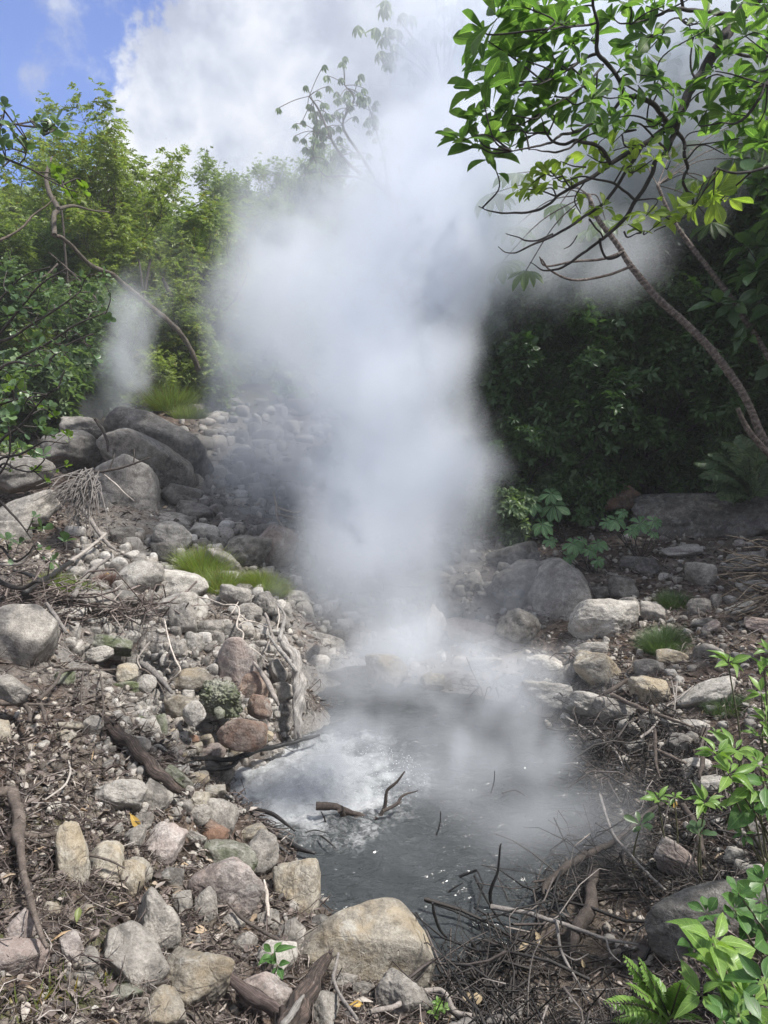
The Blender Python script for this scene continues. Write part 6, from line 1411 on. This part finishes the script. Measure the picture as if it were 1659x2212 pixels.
def sticks(name, label, P, Lr, Rr, mat, curv=.25, lift=.03, steep=.25):
    n = len(P); a = rs.uniform(0, 6.28, n); L = rs.uniform(*Lr, n) * (1 + .05 * P[:, 1]); d = unit(np.column_stack([np.cos(a), np.sin(a), rs.normal(size=n) * steep]))
    nrm = unit(rs.normal(size=(n, 3)) * [1, 1, .6]); R = rs.uniform(*Rr, n) * (1 + .08 * P[:, 1]); S = 6; g = Geo(); ts = np.linspace(-.5, .5, S); Q = []
    cv = rs.normal(size=n) * curv; cv2 = rs.normal(size=n) * curv * .6
    nr2 = np.cross(d, nrm)
    for t in ts: Q.append(P + d * (L * t)[:, None] + nrm * (L * cv * (t * t * 2 - .2))[:, None] + nr2 * (L * cv2 * np.sin(t * 7))[:, None])
    Q = np.stack(Q, 1); gz = H(Q.reshape(-1, 3)[:, :2]).reshape(n, S)
    Q[:, :, 2] = np.maximum(Q[:, :, 2], gz + .004) + rs.uniform(0, lift, n)[:, None]
    A = nr2[:, None]; B = nrm[:, None]; V = []
    th = np.arange(4) * pi / 2; taper = np.linspace(1, .35, S)
    V = Q[:, :, None] + (R[:, None, None, None] * taper[None, :, None, None]) * (np.cos(th)[None, None, :, None] * A[:, :, None] + np.sin(th)[None, None, :, None] * B[:, :, None])
    base = []
    for i in range(S - 1):
        for j in range(4): base.append((i*4+j, i*4+(j+1)%4, i*4+4+(j+1)%4, i*4+4+j))
    FF = (np.array(base)[None] + (np.arange(n) * S * 4)[:, None, None]).reshape(-1, 4)
    g.add(V.reshape(-1, 3), FF); o = link_mesh(name, g.mesh(name, mat)); tag(o, label, kind='stuff')
def twig_material(name, stops):
    m, T = new_mat(name); g = T.n('ShaderNodeNewGeometry'); col = T.ramp(g.outputs['Random Per Island'], stops)
    col = T.mix(1.0, col, T.ramp(T.noise(g.outputs['Position'], 90, 4, .6), [(.3, (.6, .6, .6)), (.7, (1.3, 1.3, 1.3))]), 'MULTIPLY')
    p = T.n('ShaderNodeBsdfPrincipled'); T.l(col, p.inputs['Base Color']); p.inputs['Roughness'].default_value = .7; finish(T, m, p.outputs[0]); return m
TW1 = twig_material("dry_twig", [(0, (.03, .022, .02)), (.5, (.10, .075, .065)), (.85, (.22, .18, .16)), (1, (.42, .38, .35))])
TW2 = twig_material("wet_black_twig", [(0, (.010, .009, .009)), (.6, (.035, .029, .026)), (.9, (.08, .066, .06)), (1, (.28, .25, .23))])
P = scatter(30000, 1.5, 11); P = P[(rs.rand(len(P)) < .5 + .5 * gnoise(P * [1.1, 1.1, 0] + 4)) & ((P[:, 0] < .25) | (P[:, 2] > .2))]
sticks("twigs", 'dry brown and grey twigs strewn over the banks', P, (.03, .22), (.0007, .0026), TW1, .45)
P = scatter(14000, 1.9, 5.6, lim=.60, zmin=-.06); P = P[(P[:, 0] > .25) & (P[:, 2] < .26) & (P[:, 1] / np.maximum(P[:, 0], .01) > 1.4)]
k_ = (P[:, 2] > -.012) | (rs.rand(len(P)) < .12); P = P[k_]; P[:, 2] = np.maximum(P[:, 2], .0); mudp = np.hypot(P[:, 0] - atz(1290, 2080, 0).x, P[:, 1] - atz(1290, 2080, 0).y) < .36
slab_ = np.hypot(P[:, 0] - atz(1520, 1960, .3).x, P[:, 1] - 2.55) < .28
P = P[(~mudp | (rs.rand(len(P)) < .13)) & ~slab_]
sticks("twigs", 'black tangle of wet twigs along the right shore', P[:1500], (.08, .42), (.0009, .0055), TW2, .55, .02, .12)
# mat of sticks over the black hollow, heap at the right of the left bank
def heap(label, boxes, n, mat, seed):
    global rs
    rs = np.random.RandomState(seed); pts = []
    while len(pts) < n:
        b = boxes[rs.randint(len(boxes))]; g_ = ground_hit(rs.uniform(b[0], b[2]), rs.uniform(b[1], b[3]))
        if g_ is not None: pts.append((g_.x, g_.y, g_.z + rs.uniform(0, .10)))
    sticks("twig_mat", label, np.array(pts), (.25, .7), (.003, .008), mat, .22, .05, .12)
heap('dark mat of drift sticks lying over the black hollow', [(130,1308,370,1352),(0,1290,180,1330)], 150, TW1, 3)
heap('dark sticks piled along the near right waterline', [(1040,2000,1180,2120),(940,2110,1120,2212),(1140,1900,1260,1990)], 60, TW2, 4)
heap('dark sticks caught at the mid right shore', [(1290,1620,1480,1760),(1250,1560,1400,1640)], 40, TW2, 5)

# spray of the boiling patch
rs = np.random.RandomState(21); n = 1500; c_ = atz(655, 1680, 0); a = rs.uniform(0, 6.28, n); q = .62 * rs.rand(n) ** .7
x = c_.x + .12 + q * np.cos(a); y = c_.y + q * np.sin(a) * .8; z = .01 + .06 * rs.rand(n) ** 2.2 * (1 - q / .7)
Vt, Ft = _ICO[1]; sz = rs.uniform(.001, .0034, n); Vv = Vt[None] * sz[:, None, None] + np.column_stack([x, y, z])[:, None]
m, T = new_mat("water_spray"); p = T.n('ShaderNodeBsdfPrincipled'); p.inputs['Base Color'].default_value = (.75, .77, .78, 1); p.inputs['Roughness'].default_value = .7; finish(T, m, p.outputs[0])
o = link_mesh("spray", mesh_from("spray", Vv.reshape(-1, 3), (Ft[None] + (np.arange(n) * len(Vt))[:, None, None]).reshape(-1, 3), m)); tag(o, 'white spray and bubbles leaping over the boiling patch', kind='stuff')

# ------------------------------------------------------------------ steam (a real volume grid)
def steam_object(name, blobs, res, dens, noise_scale, amp, lo, hi, pad=0.3, label=None, color=(0.925, 0.955, 1.0), seed=0.0, rise=0.55):
    """blobs: (px, py, Y, half width px, half height px, half depth m, weight)"""
    B = []
    for px, py, Y, rw, rh, rd, wt in blobs:
        c = at(px, py, Y); s = (c - Vector((0, 0, CAM_Z))).dot(CF) / F
        B.append((c, (max(rw * s, .05), rd, max(rh * s, .05)), wt))
    mn = Vector([min(b[0][k] - b[1][k] * 1.0 for b in B) for k in range(3)])
    mx = Vector([max(b[0][k] + b[1][k] * 1.0 for b in B) for k in range(3)])
    mn.z = max(mn.z, 0.0)
    ng = bpy.data.node_groups.new(name, 'GeometryNodeTree')
    ng.interface.new_socket("Geometry", in_out='INPUT', socket_type='NodeSocketGeometry')
    ng.interface.new_socket("Geometry", in_out='OUTPUT', socket_type='NodeSocketGeometry')
    G = NT(ng)
    gout = G.n('NodeGroupOutput')
    pos = G.n('GeometryNodeInputPosition').outputs[0]
    # swirl the position a little so that the puffs curl
    sc = G.vec('MULTIPLY', pos, (1, 1, rise))
    w1 = G.n('ShaderNodeTexNoise', inp={'Vector': G.vec('ADD', sc, (seed, 3.1, 7.7)), 'Scale': noise_scale * 0.8, 'Detail': 3.5})
    wv = G.vec('SCALE', G.vec('SUBTRACT', w1.outputs['Color'], (0.5, 0.5, 0.5)), scale=1.35)
    p2 = G.vec('ADD', pos, wv)
    S = None
    for c, r, wt in B:
        q = G.vec('LENGTH', G.vec('MULTIPLY', G.vec('SUBTRACT', p2, tuple(c)), tuple(1 / k for k in r)))
        b = G.ss(q, 0.0, 1.0, wt, 0.0)
        S = b if S is None else G.math('ADD', S, b)
    fb = G.n('ShaderNodeTexNoise', inp={'Vector': G.vec('ADD', G.vec('MULTIPLY', p2, (1, 1, rise)), (seed, seed, 0)), 'Scale': noise_scale, 'Detail': 7.0, 'Roughness': 0.63}).outputs[0]
    big = G.n('ShaderNodeTexNoise', inp={'Vector': G.vec('ADD', sc, (seed + 5, 1, 0)), 'Scale': noise_scale * 0.35, 'Detail': 2.0}).outputs[0]
    v = G.math('ADD', G.math('MINIMUM', S, 1.15), G.math('MULTIPLY', G.math('SUBTRACT', fb, 0.5), amp))
    v = G.math('ADD', v, G.math('MULTIPLY', G.math('SUBTRACT', big, 0.5), amp * 0.6))
    fine = G.n('ShaderNodeTexNoise', inp={'Vector': G.vec('ADD', p2, (seed, 9, 4)), 'Scale': noise_scale * 3.2, 'Detail': 4.0, 'Roughness': 0.6}).outputs[0]
    v = G.math('ADD', v, G.math('MULTIPLY', G.math('SUBTRACT', fine, 0.5), amp * 0.33))
    d = G.math('MULTIPLY', G.ss(v, lo, hi), G.math('MINIMUM', S, 1.6))
    d = G.math('MULTIPLY', d, G.ss(S, 0.0, 0.12))
    vc = G.n('GeometryNodeVolumeCube')
    G.l(G.math('MULTIPLY', d, dens), vc.inputs['Density']); vc.inputs['Min'].default_value = mn; vc.inputs['Max'].default_value = mx
    sz = mx - mn
    for k, nm in enumerate(('Resolution X', 'Resolution Y', 'Resolution Z')): vc.inputs[nm].default_value = max(8, int(sz[k] / res))
    m, T = new_mat(name + "_vapour")
    pv = T.n('ShaderNodeVolumePrincipled'); pv.inputs['Color'].default_value = (*color, 1); pv.inputs['Density'].default_value = 1.0
    pv.inputs['Anisotropy'].default_value = 0.0
    o = T.n('ShaderNodeOutputMaterial'); T.l(pv.outputs[0], o.inputs['Volume'])
    sm = G.n('GeometryNodeSetMaterial'); sm.inputs['Material'].default_value = m
    G.l(vc.outputs[0], sm.inputs['Geometry']); G.l(sm.outputs[0], gout.inputs[0])
    vol = bpy.data.volumes.new(name); vol.materials.append(m)
    ob = bpy.data.objects.new(name, vol); COL.objects.link(ob)
    md = ob.modifiers.new("puff", 'NODES'); md.node_group = ng
    tag(ob, label=label, kind='stuff')
    print(name, 'voxels', [int(s / res) for s in sz], 'min', [round(v, 1) for v in mn], 'max', [round(v, 1) for v in mx])
    return ob
PLUME = [
 (960,650,8.2,190,150,1.0,.7),(1080,500,8.6,200,160,1.0,.6), (830,1490,5.7,250,130,.8,.62),(1000,1010,7.3,140,130,.8,.9),(985,780,7.5,130,110,.8,.8),
 (820,1400,6.2,270,180,1.0,.8),(790,1240,6.9,250,200,1.2,1.05),(850,1100,7.4,280,200,1.3,1.2),(930,980,7.6,210,180,1.2,1.05),
 (760,930,7.6,350,250,1.4,1.1),(890,790,7.6,240,180,1.2,.95),(740,740,7.8,340,250,1.5,1.1),(830,560,8.0,380,270,1.5,1.1),
 (960,400,8.3,440,290,1.6,1.1),(1030,560,8.3,230,200,1.2,.8),(1010,200,9.0,420,330,1.7,1.1),(1200,60,9.5,560,380,1.8,1.25),(1500,30,10,560,400,1.7,1.2),(1360,290,9.5,380,300,1.3,.95),(1280,560,8.2,230,150,.9,.6),(960,1250,7.2,200,150,.9,.55)]
VEIL = [(900,90,9.5,260,240,1.3,.7),(640,440,8.6,280,240,1.3,.7),(560,640,8.4,260,300,1.2,1.0),(530,880,8.6,220,320,1.2,1.0),(600,1100,8.2,230,220,1.0,.8),(480,1030,9.5,190,190,.8,.6),(1080,620,8.6,260,220,1.2,.7),
 (1000,1150,8.0,220,170,.9,.6),(700,1300,7.2,260,170,.9,.6),(1330,620,8.8,260,160,.9,.55),(750,300,10,330,230,1.5,.45),(1200,1130,8.6,200,90,.8,.35)]
POOL = [(930,1620,4.3, 420,210,.8,.9),(1200,1800,3.5,260,190,.5,.7),(1080,1500,5.2,400,190,.9,1.1),(760,1500,5.4,260,160,.7,.9),(850,1420,6.0,330,170,.8,1.0),(1230,1480,5.6,230,170,.6,.75),
 (1030,1900,3.1,290,170,.4,.55),(690,1650,4.2,240,130,.4,.6),(1130,1320,6.6,260,160,.7,.7),(1100,1680,4.1,300,170,.6,.7),(1230,1660,4.2,150,140,.4,.6)]
WISP = [(205,915,11.2,130,70,.6,.8),(235,830,11.2,105,120,.6,.85),(270,720,11.2,90,150,.6,.75),(310,620,11.3,110,110,.6,.5),(370,640,11.6,130,120,.6,.4),(300,800,11.4,110,140,.6,.4)]
LOW = [(330,1390,5.0,140,90,.5,.5),(430,1290,6.0,240,100,.6,.40),(540,1240,6.4,170,110,.5,.45),(1300,1180,7.6,160,50,.8,.2)]
steam_object("steam", PLUME, 0.045, 1.5, 1.0, 6.0, 0.45, 0.85, label='tall white plume of steam boiling up from the grey pool')
steam_object("steam", VEIL, 0.06, 0.85, 1.2, 4.5, 0.15, 1.0, label='ragged thin veil of steam round the tall plume', seed=5)
steam_object("steam", POOL, 0.045, 1.9, 1.5, 3.6, 0.08, 1.1, label='low swirling steam over the surface of the pool', seed=31)
steam_object("steam", WISP, 0.07, 2.6, 1.3, 4.0, 0.08, 0.9, label='thin wisp of steam rising from the rocks at the far left', seed=11)
steam_object("steam", LOW, 0.05, 1.3, 1.5, 2.5, 0.1, 0.8, label='faint low vapour drifting between the rocks of the left bank', seed=23)
# the misty air of the hollow
def haze_box():
    x0, x1, y0, y1, z0, z1 = -260, 260, -14, 142, -3, 60
    V = np.array([(x, y, z) for x in (x0, x1) for y in (y0, y1) for z in (z0, z1)], float)
    Fq = np.array([(0, 1, 3, 2), (4, 6, 7, 5), (0, 4, 5, 1), (2, 3, 7, 6), (0, 2, 6, 4), (1, 5, 7, 3)])
    m, T = new_mat("damp_air"); pv = T.n('ShaderNodeVolumePrincipled'); pv.inputs['Color'].default_value = (.93, .96, 1.0, 1); pv.inputs['Density'].default_value = 0.002
    o = T.n('ShaderNodeOutputMaterial'); T.l(pv.outputs[0], o.inputs['Volume'])
    ob = link_mesh("haze", mesh_from("haze", V, Fq, m, smooth=False)); tag(ob, 'thin damp haze hanging in the hollow', kind='stuff')
haze_box()
